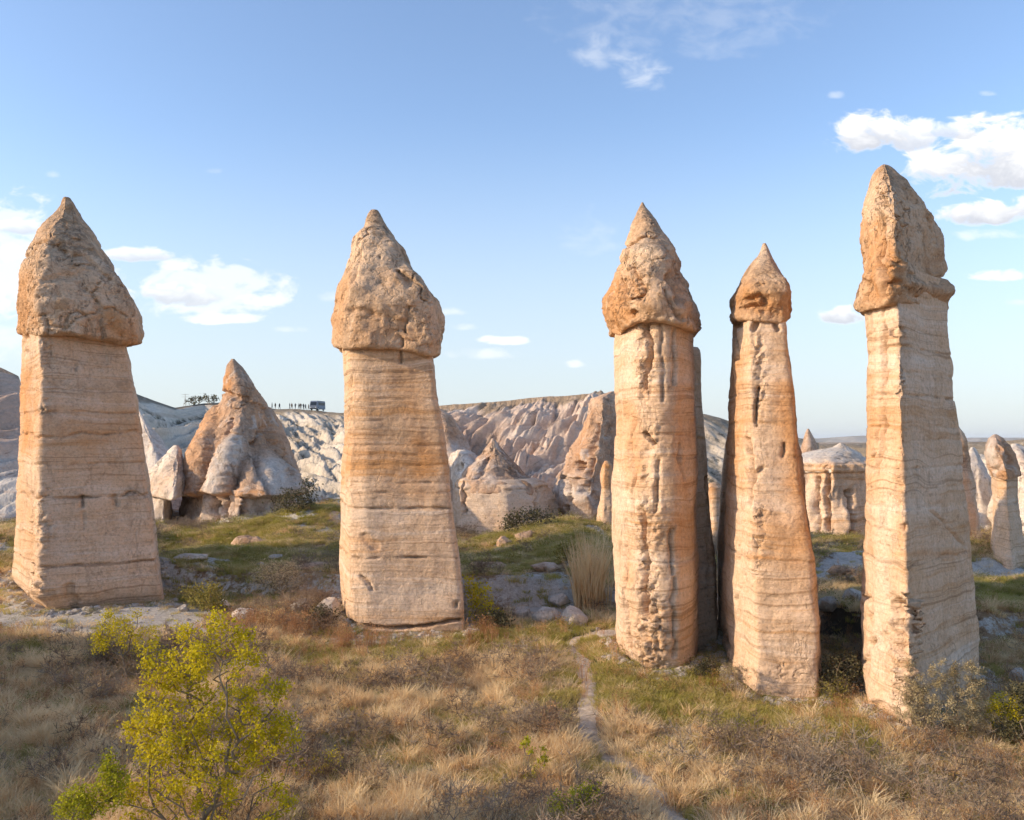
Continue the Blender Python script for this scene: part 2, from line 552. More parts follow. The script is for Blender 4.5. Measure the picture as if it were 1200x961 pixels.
def plant_material(name, stops, trans=0.35, inst=True, scale=0.8, rootdark=True):
    """blades and leaves; tone drifts over the ground and from plant to plant"""
    m, N, b = mat(name)
    P = N.node('ShaderNodeNewGeometry').outputs['Position']
    n = N.math('ADD', N.math('MULTIPLY', N.noise(P, scale, 4, 0.6), .5), N.math('MULTIPLY', N.noise(P, scale * .25, 3, 0.6), .5))
    n = N.math('ADD', N.math('MULTIPLY', N.math('SUBTRACT', n, .5), 2.2), .5)
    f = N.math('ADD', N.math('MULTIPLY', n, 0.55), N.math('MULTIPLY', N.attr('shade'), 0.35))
    if inst:
        oi = N.node('ShaderNodeObjectInfo')
        f = N.math('ADD', f, N.math('MULTIPLY', oi.outputs['Random'], 0.22))
    else:
        f = N.math('ADD', f, 0.11)
    col = N.ramp(f, stops)
    N.put(b.inputs['Base Color'], col)
    b.inputs['Roughness'].default_value = 0.75
    if trans:
        tr = N.node('ShaderNodeBsdfTranslucent')
        N.put(tr.inputs[0], col)
        mx = N.node('ShaderNodeMixShader')
        mx.inputs[0].default_value = trans
        out = [x for x in N.n if x.type == 'OUTPUT_MATERIAL'][0]
        N.l.new(b.outputs[0], mx.inputs[1])
        N.l.new(tr.outputs[0], mx.inputs[2])
        N.l.new(mx.outputs[0], out.inputs[0])
    return m


M_DRY = plant_material('dry_straw', [(.06, (.24, .13, .06)), (.26, (.52, .31, .145)), (.44, (.73, .495, .25)), (.66, (.86, .68, .41))], .4)
M_RUST = plant_material('rusty_weed', [(.25, (.22, .105, .045)), (.5, (.44, .235, .11)), (.75, (.55, .33, .18))], .3)
M_GREY = plant_material('grey_twig', [(.25, (.12, .08, .05)), (.5, (.27, .19, .13)), (.75, (.42, .33, .24))], .2)
M_GRASS = plant_material('green_grass', [(.12, (.09, .10, .016)), (.35, (.27, .265, .042)), (.55, (.45, .39, .10)), (.72, (.58, .46, .20))], .45)
M_LEAF = plant_material('spring_leaf', [(.22, (.22, .19, .010)), (.45, (.50, .42, .016)), (.7, (.68, .56, .03))], .5, inst=False, scale=3)
M_LEAFG = plant_material('fresh_leaf', [(.22, (.17, .18, .012)), (.45, (.38, .37, .02)), (.7, (.52, .50, .04))], .45, inst=False, scale=3)
M_SAGE = plant_material('sage_leaf', [(.22, (.22, .16, .07)), (.45, (.40, .31, .155)), (.7, (.55, .45, .26))], .3, inst=False, scale=2)
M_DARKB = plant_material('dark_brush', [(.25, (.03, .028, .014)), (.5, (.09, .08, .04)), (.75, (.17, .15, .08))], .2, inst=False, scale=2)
M_OLIVE = plant_material('olive_brush', [(.25, (.10, .09, .022)), (.5, (.27, .23, .055)), (.75, (.42, .35, .10))], .3, inst=False, scale=2)
M_BARK = plant_material('bark', [(.25, (.10, .07, .045)), (.5, (.22, .165, .11)), (.75, (.32, .25, .18))], 0, inst=False, scale=6)


def plain(name, c, rough=.6, metal=0.0):
    m, N, b = mat(name)
    P = N.node('ShaderNodeNewGeometry').outputs['Position']
    n = N.noise(P, 4, 4, .6)
    N.put(b.inputs['Base Color'], N.mix(n, tuple(v * .8 for v in c), tuple(v * 1.15 for v in c)))
    b.inputs['Roughness'].default_value = rough
    b.inputs['Metallic'].default_value = metal
    return m


# ------------------------------------------------------------------ ground sheet
def zones(x, y):
    """R bare pale rock, G green, B dark litter and shade painted in the hollows"""
    px, py = Pj(x, y, 0 * x)
    g = np.zeros_like(x)
    r = np.zeros_like(x)
    k = np.zeros_like(x)

    def blob(cx, cy, rx, ry, v):
        return v * np.exp(-(((px - cx) / rx) ** 2 + ((py - cy) / ry) ** 2) ** 1.5)
    for b in [(620, 752, 190, 12, .9), (745, 772, 60, 22, 1.0), (800, 815, 130, 30, 1.1), (910, 845, 110, 20, .8), (990, 880, 60, 12, .7), (550, 765, 120, 16, .35),
              (30, 765, 40, 9, .6), (270, 680, 95, 42, .55), (390, 620, 30, 20, .4), (640, 660, 85, 40, .4), (1180, 725, 60, 14, 1.5),
              (700, 900, 25, 20, .5), (985, 862, 60, 12, .6), (600, 690, 60, 20, .3), (690, 745, 40, 10, .7), (1160, 790, 40, 6, .5),
              (330, 640, 70, 20, .5), (980, 660, 40, 20, .35), (860, 935, 60, 12, .3), (1010, 905, 50, 10, .35), (400, 775, 90, 14, .55), (330, 760, 60, 10, .4), (40, 770, 60, 10, .5), (450, 880, 40, 12, .4), (880, 860, 60, 12, .5), (780, 890, 40, 10, .4), (640, 830, 40, 12, .4)]:
        g = g + blob(*b)
    for b in [(110, 725, 140, 22, 1.3), (430, 748, 90, 7, .5), (220, 735, 60, 14, .7), (1180, 697, 60, 7, 1.5), (985, 702, 40, 10, 1.1),
              (250, 622, 60, 12, .7), (370, 618, 26, 24, .7), (640, 712, 60, 18, .7), (1000, 690, 30, 10, .5), (60, 800, 90, 30, .15), (690, 742, 50, 5, .5),
              (600, 612, 60, 10, .5)]:
        r = r + blob(*b)
    for b in [(985, 770, 34, 42, 1.2), (300, 712, 100, 9, .6), (350, 730, 60, 12, .5), (640, 606, 44, 12, .6), (40, 672, 40, 14, .6), (1190, 860, 40, 20, .5)]:  # first blob paints the shadow of the pit into the soil colour
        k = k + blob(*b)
    ys = np.interp(x, *STEP) + 1.8 * fbm(x / 5.0, 3.3, 1.1, 3)
    t = (y - ys) / 2.2
    r = r + 0.5 * np.exp(-((t - .5) / .5) ** 2)
    far = sm((y - 54) / 8)
    d = np.full(x.shape, 9.0)
    for f in FOOT:
        d = np.minimum(d, seg_dist(x, y, [tuple(p) for p in f] + [tuple(f[0])]))
    r = r + .55 * np.exp(-(d / .7) ** 2)
    r = r + far * np.clip(fbm(x / 3.2, y / 3.2, 21.0, 4) * 2.2 - .2, 0, 1)
    g = g + (.25 + .3 * far) * np.clip(fbm(x / 3.5, y / 3.5, 33.0, 3) * 2.2, 0, 1)
    return np.stack([np.clip(r, 0, 1), np.clip(g, 0, 1), np.clip(k, 0, 1)], -1)


def build_ground():
    a = np.concatenate([np.radians(np.linspace(-180, -44, 60))[:-1], np.radians(np.linspace(-44, 44, 560)), np.radians(np.linspace(44, 180, 60))[1:]])
    r = np.concatenate([[0.5, 4, 9, 13], np.geomspace(16, 130, 400), np.geomspace(134, 14000, 50)])
    A, R = np.meshgrid(a, r)
    X, Y = R * np.sin(A), R * np.cos(A)
    Z = G(X, Y)
    hidden = R > 5000
    Z = np.where(hidden, Z - 0.0, Z)
    V = np.stack([X, Y, Z], -1).reshape(-1, 3)
    z = zones(V[:, 0], V[:, 1])
    Fc = grid_faces(len(r), len(a))[:, ::-1]
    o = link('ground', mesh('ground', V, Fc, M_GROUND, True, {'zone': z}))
    tag(o, 'dry valley floor of tan soil with green patches and pale rock banks', kind='structure')


build_ground()


def build_path():
    P = np.array(PATH_W[:])
    t = np.linspace(0, len(P) - 1, 220)
    i = np.arange(len(P))
    x, y = np.interp(t, i, P[:, 0]), np.interp(t, i, P[:, 1])
    k = np.ones(9) / 9
    x = np.convolve(np.pad(x, 4, 'edge'), k, 'valid')
    y = np.convolve(np.pad(y, 4, 'edge'), k, 'valid')
    dx, dy = np.gradient(x), np.gradient(y)
    L = np.hypot(dx, dy)
    nx, ny = -dy / L, dx / L
    V = []
    for j, s in enumerate(np.linspace(-1, 1, 9)):
        w = (0.38 + 0.10 * pn(t * .7, s * 2, 3)) * (1 + .35 * pn(t * 2.5, np.sign(s) * 5, 1) * abs(s)) * (1 + 0.35 * (t < 5))
        X, Y = x + nx * s * w, y + ny * s * w
        V.append(np.stack([X, Y, G(X, Y) + 0.045 - 0.05 * abs(s) ** 3 + 0.015 * pn(X * 3, Y * 3, 1)], -1))
    V = np.stack(V, 1).reshape(-1, 3)
    o = link('path', mesh('path', V, grid_faces(220, 9), M_PATH))
    tag(o, 'narrow pale footpath trodden through the dry grass towards the middle', kind='structure')


build_path()


# ------------------------------------------------------------------ hills behind
def hill(name, label, px0, px1, npx, rim, mt, lean=0.6, fs=1 / 7.0, amp=2.6, back=70, nd=210, seed=0., tonef=None, p_exp=1.0, rimw=.10, gul=1.0, edge_n=.5, b2w=.42):
    """rim: (px, row of the rim, distance of the rim, distance of the foot)"""
    rim = np.array(rim, float)
    px = np.linspace(px0, px1, npx)
    yr, Yr, Yb = [np.interp(px, rim[:, 0], rim[:, i]) for i in (1, 2, 3)]
    zr = H - (yr - HZ) / F * Yr
    t = np.concatenate([np.linspace(-.08, 1, nd), 1 + np.linspace(0, 1, 22)[1:] ** 1.5])
    T, PX = np.meshgrid(t, px, indexing='ij')
    Yf = Yb + (Yr - Yb) * T
    Y = np.where(T <= 1, Yf, Yr + back * (T - 1))
    X = (PX - 600) / F * Y
    tt = np.clip(T, 0, 1)
    zf = -1.5 + (zr + 1.5) * (0.75 * tt ** p_exp + 0.25 * sm(tt))
    dn = (Yr - Y)                              # metres in front of the rim
    s = X + lean * dn + 2.2 * fbm(X / 16 + seed, dn / 16, 3.1, 3)
    b = billow(s * fs + seed, dn * fs * 0.28, zf * 0.05, 4, 0.48)
    b2 = billow(s * fs * 2.6 + seed, dn * fs * .55, 8.8, 3, 0.5)
    env = sm(tt / .08) * (0.20 + 0.80 * sm((1 - tt) / .35)) * np.where(T > 1, 0, 1)
    z = zf + env * (amp * (b - 0.62) * 1.8 + amp * b2w * (b2 - .55)) + env * 1.0 * fbm(X / 9, Y / 9, seed, 3)
    z = z + np.where(T <= 1, 0, edge_n * .2) + edge_n * .5 * fbm(X / 6, 2.2, seed, 3) * sm((tt - .8) / .2)
    z = np.where(T > 1, z + 0.6 * fbm(X / 8, Y / 8, seed, 3) * (T - 1) - 6 * sm((T - 1.3) / .7), z)
    z = np.where(T < 0, -3.0, z)
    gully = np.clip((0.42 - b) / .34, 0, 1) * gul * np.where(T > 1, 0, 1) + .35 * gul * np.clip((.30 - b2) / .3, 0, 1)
    rimd = sm((tt - (1 - rimw * (1 + .8 * fbm(X / 7, 1, seed, 2)))) / .05)
    tone = 0.5 + .5 * fbm(X / 20, Y / 20, seed + 3, 2) if tonef is None else tonef(PX, Pj(X, Y, z)[1], tt)
    V = np.stack([X, Y, z], -1).reshape(-1, 3)
    o = link(name, mesh(name, V, grid_faces(len(t), npx), mt, True,
                        {'gully': np.clip(gully, 0, 1).ravel(), 'rimd': rimd.ravel(), 'tone': np.broadcast_to(tone, X.shape).ravel()}))
    tag(o, label, kind='structure')
    return px, X[nd + 1], Y[nd + 1], z[nd + 1]


# far plateaus at the horizon
hill('distant_hill', 'low bluish plateau far away on the horizon', 640, 1500, 260,
     [(640, 514, 3600, 3000), (900, 513.5, 3600, 3000), (960, 514, 3500, 3000), (1000, 511, 3500, 3000), (1060, 510, 3500, 3000), (1130, 513, 3600, 3000), (1220, 513, 3600, 3000), (1500, 511, 3600, 3000)],
     M_FAR, lean=.2, fs=1 / 160, amp=10, back=900, nd=30, seed=9., edge_n=2)
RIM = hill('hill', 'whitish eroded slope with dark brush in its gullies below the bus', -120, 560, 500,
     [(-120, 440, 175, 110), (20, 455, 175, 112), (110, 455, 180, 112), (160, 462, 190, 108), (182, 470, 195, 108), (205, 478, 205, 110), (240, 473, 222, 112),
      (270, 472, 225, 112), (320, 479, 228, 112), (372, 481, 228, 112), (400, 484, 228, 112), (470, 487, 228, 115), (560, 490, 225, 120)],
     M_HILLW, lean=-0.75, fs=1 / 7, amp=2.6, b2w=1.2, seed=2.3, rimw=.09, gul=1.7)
hill('hill', 'pinkish eroded hillside rising behind the leftmost chimney', -160, 40, 170,
     [(-160, 400, 118, 84), (-40, 415, 118, 84), (0, 432, 118, 84), (22, 441, 118, 84), (40, 500, 116, 84)],
     M_HILLP, lean=.5, fs=1 / 7, amp=2.0, seed=5.1, nd=150, rimw=.03, gul=.3, back=25, tonef=lambda px, py, t: .15 + .85 * sm((510 - py) / -50))
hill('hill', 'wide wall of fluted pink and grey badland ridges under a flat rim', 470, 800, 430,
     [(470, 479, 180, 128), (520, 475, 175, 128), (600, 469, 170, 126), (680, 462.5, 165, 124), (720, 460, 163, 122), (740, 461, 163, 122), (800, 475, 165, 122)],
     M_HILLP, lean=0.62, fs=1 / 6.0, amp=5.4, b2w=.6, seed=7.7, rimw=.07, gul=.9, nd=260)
hill('hill', 'grey white ridge showing in the gap between the third and fourth chimneys', 760, 960, 170,
     [(760, 478, 150, 112), (825, 486, 150, 112), (850, 493, 150, 112), (900, 505, 150, 112), (960, 520, 150, 112)],
     M_HILLW, lean=-0.5, fs=1 / 9, amp=2.0, seed=1.7, nd=130)
hill('hill', 'white slopes and a flat brown topped mesa behind the rightmost chimneys', 905, 1330, 330,
     [(905, 524, 190, 118), (990, 521, 190, 116), (1060, 520, 185, 112), (1120, 519, 180, 108), (1160, 519, 175, 105), (1200, 516, 160, 100), (1330, 505, 160, 100)],
     M_HILLW, lean=-0.6, fs=1 / 8, amp=2.4, seed=12.2, nd=150, rimw=.22)


# ------------------------------------------------------------------ rock bodies
def smooth_closed(P, n, rad):
    P = np.asarray(P, float)
    Q = np.vstack([P, P[:1]])
    L = np.concatenate([[0], np.cumsum(np.hypot(*np.diff(Q, axis=0).T))])
    t = np.linspace(0, L[-1], n * 4, endpoint=False)
    x, y = np.interp(t, L, Q[:, 0]), np.interp(t, L, Q[:, 1])
    k = max(1, int(rad * n * 4))
    if k > 1:
        w = np.hanning(2 * k + 1)
        w /= w.sum()
        x = np.convolve(np.concatenate([x[-k:], x, x[:k]]), w, 'valid')
        y = np.convolve(np.concatenate([y[-k:], y, y[:k]]), w, 'valid')
    return np.stack([x, y], -1)[::4]


class Frame:
    def __init__(s, pxc, D):
        s.pxc = pxc
        s.a = math.atan((pxc - 600) / F)
        s.D = D
        s.R = D / math.cos(s.a)
        s.c = np.array([math.sin(s.a), math.cos(s.a)]) * s.R
        s.u = np.array([math.cos(s.a), -math.sin(s.a)])
        s.v = np.array([math.sin(s.a), math.cos(s.a)])

    def lat(s, px):
        return s.R * np.tan(np.arctan((np.asarray(px, float) - 600) / F) - s.a)

    def z(s, py):
        return H - (np.asarray(py, float) - HZ) / F * s.D

    def world(s, u, v):
        return s.c[0] + s.u[0] * u + s.v[0] * v, s.c[1] + s.u[1] * u + s.v[1] * v


def build_rock(name, fr, poly, sil, mt, nq=220, nz=260, corner=0.02, rimline=None, zlo=-1.2, noise=(.10, 1.2), strata=.035,
               feats=(), stains=(), cap=False, lobes=None, parent=None, base=(0, 0, 0), seed=0., ztop_extra=0., label=None, under=.35, flute=0., levels=(), closed_top=True, recentre=True):
    """Sweeps a world-shaped plan up a traced outline. poly: (px, distance) corners; sil: (row, left px, right px) from top down."""
    P = []
    for px, Y in poly:
        x, y = W(px, Y) - fr.c[0], Y - fr.c[1]
        P.append((x * fr.u[0] + y * fr.u[1], x * fr.v[0] + y * fr.v[1]))
    P = np.array(P)
    Dfront = fr.D
    vm = (P[:, 1].max() + P[:, 1].min()) / 2
    if recentre:
        old = fr
        fr = Frame(old.pxc, old.D + vm * old.v[1])
        P = P - [0, fr.R - old.R]
    # make the ring run counter-clockwise seen from above
    ar = np.sum(P[:, 0] * np.roll(P[:, 1], -1) - np.roll(P[:, 0], -1) * P[:, 1])
    if ar < 0:
        P = P[::-1]
    S = smooth_closed(P, nq, corner)
    hmid = (S[:, 0].max() - S[:, 0].min()) / 2
    cu = (S[:, 0].max() + S[:, 0].min()) / 2
    pu = (S[:, 0] - cu) / hmid
    vmid = (S[:, 1].max() + S[:, 1].min()) / 2
    pv = (S[:, 1] - vmid) / hmid
    v0 = vmid
    tan = np.roll(S, -1, 0) - np.roll(S, 1, 0)
    nrm = np.stack([tan[:, 1], -tan[:, 0]], -1)
    nrm /= np.linalg.norm(nrm, axis=1)[:, None] + 1e-9
    sil = np.array(sil, float)
    zs = fr.z(sil[:, 0])[::-1]
    uL, uR = fr.lat(sil[:, 1])[::-1], fr.lat(sil[:, 2])[::-1]
    ztop = zs[-1] + ztop_extra
    if rimline is not None:
        ru = fr.lat([p[0] for p in rimline])
        Yq = np.minimum(fr.world(S[:, 0], S[:, 1])[1], fr.D + 0 * S[:, 0])
        Yq = fr.D + (Yq - fr.D) * .75
        # rim height by sideways position (front), mirrored round the back
        wid = (uR[0] - uL[0]) / 2
        rowq = np.interp((uL[0] + uR[0]) / 2 + pu * wid * .98, ru, [p[1] for p in rimline])
        zrim = H - (rowq - HZ) / F * Yq
    else:
        zrim = np.full(nq, zlo)
    # rows
    t = np.linspace(0, 1, nz)
    if cap or closed_top:
        t = t ** 1.25
    Tt = t[:, None]
    Z = ztop + (zrim[None, :] - ztop) * Tt
    Lz, Rz = np.interp(Z, zs, uL), np.interp(Z, zs, uR)
    h = (Rz - Lz) / 2
    c = (Rz + Lz) / 2
    hv = h ** 1.0
    if cap:
        kr = np.hypot(pu, pv)
        # blend the plan towards round near the tip
        bl = sm(1 - Tt / .75) * .8
        ang = np.arctan2(pv, pu)
        PU = pu[None, :] * (1 - bl) + np.cos(ang)[None, :] * bl
        PV = pv[None, :] * (1 - bl) + np.sin(ang)[None, :] * bl * np.abs(pv).max()
    else:
        PU, PV = np.broadcast_to(pu, Z.shape), np.broadcast_to(pv, Z.shape)
    if cap:
        mx, mn = PU.max(1, keepdims=True), PU.min(1, keepdims=True)
        PU = (PU - (mx + mn) / 2) / ((mx - mn) / 2)
    U, Vv = c + h * PU, v0 + hv * PV
    rowsU, rowsV, rowsZ = [U], [Vv], [Z]
    nu = 0
    if cap:     # roll under and close
        for f_, dz in ((.985, -.10), (.95, -.17), (.90, -.17), (.82, -.10), (.70, 0.02), (.5, .1)):
            cU = c[-1] + (U[-1] - c[-1]) * f_
            rowsU.append(cU[None])
            rowsV.append((v0 + (Vv[-1] - v0) * f_)[None])
            rowsZ.append((Z[-1] + dz * under / .35)[None])
            nu += 1
    U, Vv, Z = np.vstack(rowsU), np.vstack(rowsV), np.vstack(rowsZ)
    hh = np.vstack([h] + [h[-1:]] * nu)
    X, Y = fr.world(U, Vv)
    nx = fr.u[0] * nrm[:, 0] + fr.v[0] * nrm[:, 1]
    ny = fr.u[1] * nrm[:, 0] + fr.v[1] * nrm[:, 1]
    nx, ny = np.broadcast_to(nx, X.shape), np.broadcast_to(ny, X.shape)
    px, py = Pj(X, Y, Z)
    front = np.broadcast_to((nrm[:, 1] < 0.25), X.shape).astype(float)
    k = np.clip(hh / 1.6, 0.04, 1)
    A, sc = noise
    disp = k * A * (fbm(X / sc + seed, Y / sc, Z / sc, 4, .40)) + k * A * (1.5 if cap else 2.1) * fbm(X / (sc * 3.2), Y / (sc * 3.2), Z / (sc * 3.2) + seed, 2)
    cr = fbm(X / (sc * 1.6) + seed, Y / (sc * 1.6), Z / (sc * (1.6 if cap else 4.5)) + 11, 4, .5)
    gate = np.clip(.3 + 1.6 * fbm(X / (sc * 2), Y / (sc * 2), Z / (sc * 2.5) + 40 + seed, 2), 0, 1)
    disp = disp - k * A * (1.0 if cap else .4) * gate * np.exp(-(cr / .035) ** 2)
    st_ = fbm(X / (sc * 1.1), Y / (sc * 1.1), Z / (sc * 1.1) + 60 + seed, 3, .5)
    if cap:      # broken plates
        disp = disp + k * A * .32 * (np.floor(st_ * 5 + .5) / 5 - st_ * .3)
    disp = disp - (k * A * .45 if cap else 0) + k * A * (.26 if cap else .22) * fbm(X * 2.6 / min(sc, 2), Y * 2.6 / min(sc, 2), Z * 2.6 / min(sc, 2) + seed, 4, .62)
    # thin ledges of harder ash
    zz = Z + .25 * fbm(X / 6, Y / 6, seed, 2)
    led = fbm(zz * 1.9 + seed, X * .05, Y * .05, 4, .6)
    led = np.sign(led) * np.minimum(np.abs(led), .45)
    patch = np.clip(.55 + .9 * fbm(X / 3.0, Y / 3.0, Z / 5.0 + seed, 2), .1, 1)
    disp = disp + k * strata * led * .9 * patch
    if flute:
        s_ = np.cumsum(np.ones(nq)) / nq * 2 * np.pi * hmid
        fl = billow(s_[None, :] * .35 + seed + .25 * fbm(Z * .3, 1, seed, 2), Z * .05, seed, 3, .5)
        disp = disp + flute * (fl - .62)
    rs = min(1.0, 45.0 / fr.D)
    rough = np.zeros_like(X)
    org = np.zeros_like(X)
    pal = np.zeros_like(X)
    lic_dark = np.zeros_like(X)
    if lobes:
        n_, amp_, pw = lobes
        ang = np.arctan2(pv, pu)[None, :] + .18 * fbm(Z * .25, seed, 1.0, 2)
        w = np.clip((ztop - Z) / (ztop - zrim[None, :].min()), 0, 1) ** pw
        lb = np.abs(np.sin(ang * n_ / 2 + seed)) ** .6
        lb2 = np.abs(np.sin(ang * n_ * 1.7 / 2 + seed * 3)) ** .7
        disp = disp + amp_ * w * ((lb - .7) + .45 * (lb2 - .7))
    for lv in levels:        # level joints: (row, depth, width px, wobble px)
        zl = H - (lv[0] - HZ) / F * Dfront
        d = np.abs(Z - zl - lv[3] * .03 * fbm(X / 1.5, Y / 1.5, zl, 3))
        wd = max(lv[2], 1.4) * fr.D / F
        br = np.clip(.55 + 1.3 * fbm(X / 1.1, Y / 1.1, zl + seed, 3), .12, 1)
        disp = disp - .6 * lv[1] * br * np.exp(-(d / wd) ** 2)
    bed = np.zeros_like(X)
    for lv in levels:
        zl = H - (lv[0] - HZ) / F * Dfront
        d = (Z - zl - lv[3] * .03 * fbm(X / 1.5, Y / 1.5, zl, 3)) * F / fr.D
        bed = np.maximum(bed, min(1, lv[1] * 3.2) * np.clip(.6 + 1.6 * fbm(X / .9, Y / .9, zl + seed, 3), .1, 1) * np.exp(-(d / 1.15) ** 2))
    for ft in feats:         # ('crack'|'rough'|'gouge'|'bulge', points, radius px, depth)
        kind, pts, rad, dep = ft
        jx = px + rad * (.9 if kind not in ('bulge', 'lobe') else .12) * (fbm(X * 1.7, Y * 1.7, Z * 1.7, 3) if kind != 'crack' else fbm(X * .8, Y * .8, Z * .8, 2)) + (3.0 * fbm(Z * 1.1, 4, rad, 4) if kind == 'crack' else 0)
        d = seg_dist(jx, py, pts)
        if kind == 'crack':
            rad = rad * (1.15 if cap else .8) * np.clip(1 + 1.1 * fbm(X * 1.3, Y * 1.3, Z * 1.3 + 7, 2), .3, 2)
            dep = dep * 1.3
        w = np.exp(-(d / rad) ** 2) * front
        if kind == 'crack':
            disp = disp - dep * w
            lic_dark = np.maximum(lic_dark, min(1, dep * 1.6) * .6 * np.exp(-(d / (rad * .6)) ** 2) * front)  # cracks coloured darker along the groove, deeper ones more
        elif kind == 'bulge':
            disp = disp + dep * w
        elif kind == 'gouge':
            disp = disp - dep * sm((1.35 - d / rad) / .5) * front
        elif kind == 'lobe':
            (ax, ay), (bx, by) = pts
            tt = np.clip((py - ay) / (by - ay), 0, 1.1)
            cxl = ax + (bx - ax) * tt
            wl = rad * np.maximum(tt, .02) ** .75
            q = 1 - (np.abs(jx - cxl) / wl) ** 2
            lobe = np.where(tt > 0, np.sqrt(np.clip(q, 0, 1)) * tt ** .5, 0) * front
            disp = disp + dep * lobe
        elif kind == 'rough':
            w = sm((1.9 - d / rad) / 1.6) * front * np.clip(.75 + 1.1 * fbm(X / 1.4, Y / 1.4, Z / 2.2, 2), 0, 1)
            dep = dep * .62
            disp = disp + dep * w * (.8 * fbm(X * 4.2 * rs, Y * 4.2 * rs, Z * 2.6 * rs, 4, .68) - .12 + .30 * (billow(X * 2.8 * rs, Y * 2.8 * rs, Z * .7 * rs, 4, .65) - .5))
            rough = np.maximum(rough, w)
    for st in stains:
        kind, pts, rad, val = st
        jx, jy = px + rad * .5 * fbm(X / 1.3, Y / 1.3, Z / 1.3, 3), py + rad * .5 * fbm(X / 1.3, Z / 1.3, Y / 1.3 + 4, 3)
        w = val * np.exp(-(seg_dist(jx, jy, pts) / rad) ** 2)
        if kind == 'orange':
            org = np.maximum(org, w)
        elif kind == 'pale':
            pal = np.maximum(pal, w)
        elif kind == 'lichen_and_dark':
            lic_dark = np.maximum(lic_dark, w)
        elif kind == 'rough':
            rough = np.maximum(rough, w)
    lic_dark = np.maximum(lic_dark, bed * .85)
    # keep undersides tidy
    if nu:
        disp[-nu:] *= np.linspace(.8, 0, nu)[:, None]
    X, Y = X + nx * disp, Y + ny * disp
    if cap:
        Z = Z + k * .5 * A * fbm(X / sc, Y / sc, Z / sc + 31, 3)
    n_r = X.shape[0]
    V = np.stack([X, Y, Z], -1).reshape(-1, 3)
    Fc = grid_faces(n_r, nq, True)[:, ::-1]
    extra, ev = [], []
    nV = len(V)
    top = V[:nq].mean(0)
    bot = V[-nq:].mean(0)
    V = np.vstack([V, top[None] + [0, 0, .02], bot[None]])
    j = np.arange(nq)
    j2 = (j + 1) % nq
    capf = np.stack([np.full(nq, nV), np.full(nq, nV), j, j2], -1)
    # closing fans as quads with a doubled corner are invalid: use pairs of ring vertices
    me_f = Fc
    base = np.asarray(base, float)
    at = {'rough': rough, 'orange': org, 'pale': pal, 'lichen_and_dark': lic_dark}
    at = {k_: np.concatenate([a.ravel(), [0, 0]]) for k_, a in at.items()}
    # ring fans: pair steps of two to stay quads
    jj = np.arange(0, nq - 1, 2)
    f_top = np.stack([np.full(len(jj), nV), jj, jj + 1, (jj + 2) % nq], -1)
    lo = (n_r - 1) * nq
    f_bot = np.stack([np.full(len(jj), nV + 1), lo + (jj + 2) % nq, lo + jj + 1, lo + jj], -1)
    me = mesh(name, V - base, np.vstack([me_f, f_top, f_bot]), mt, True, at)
    o = link(name, me, parent)
    if label:
        o['label'] = label
    return o


def chimney(label, pxc, D, poly, cap_sil, rim, shaft_sil, group='tall fairy chimneys standing in the valley', nq=240, nz=360, seed=0., capk=None, shk=None, name='fairy_chimney', mts=(M_CAP, M_SHAFT)):
    fr = Frame(pxc, D)
    bx, by = W(pxc, D), D + .0
    base = (float(fr.c[0]), float(fr.c[1]), float(G(fr.c[0], fr.c[1])))
    t = empty(name, base, label, 'fairy chimney', group)
    c = build_rock('rock_cap', fr, poly, cap_sil, mts[0], nq=nq, nz=int(nz * .55), rimline=rim, cap=True, parent=t, base=base, seed=seed + 3, **(capk or {}))
    s = build_rock('rock_shaft', fr, poly, shaft_sil, mts[1], nq=nq, nz=nz, parent=t, base=base, seed=seed, closed_top=False, **(shk or {}))
    return t, fr, base


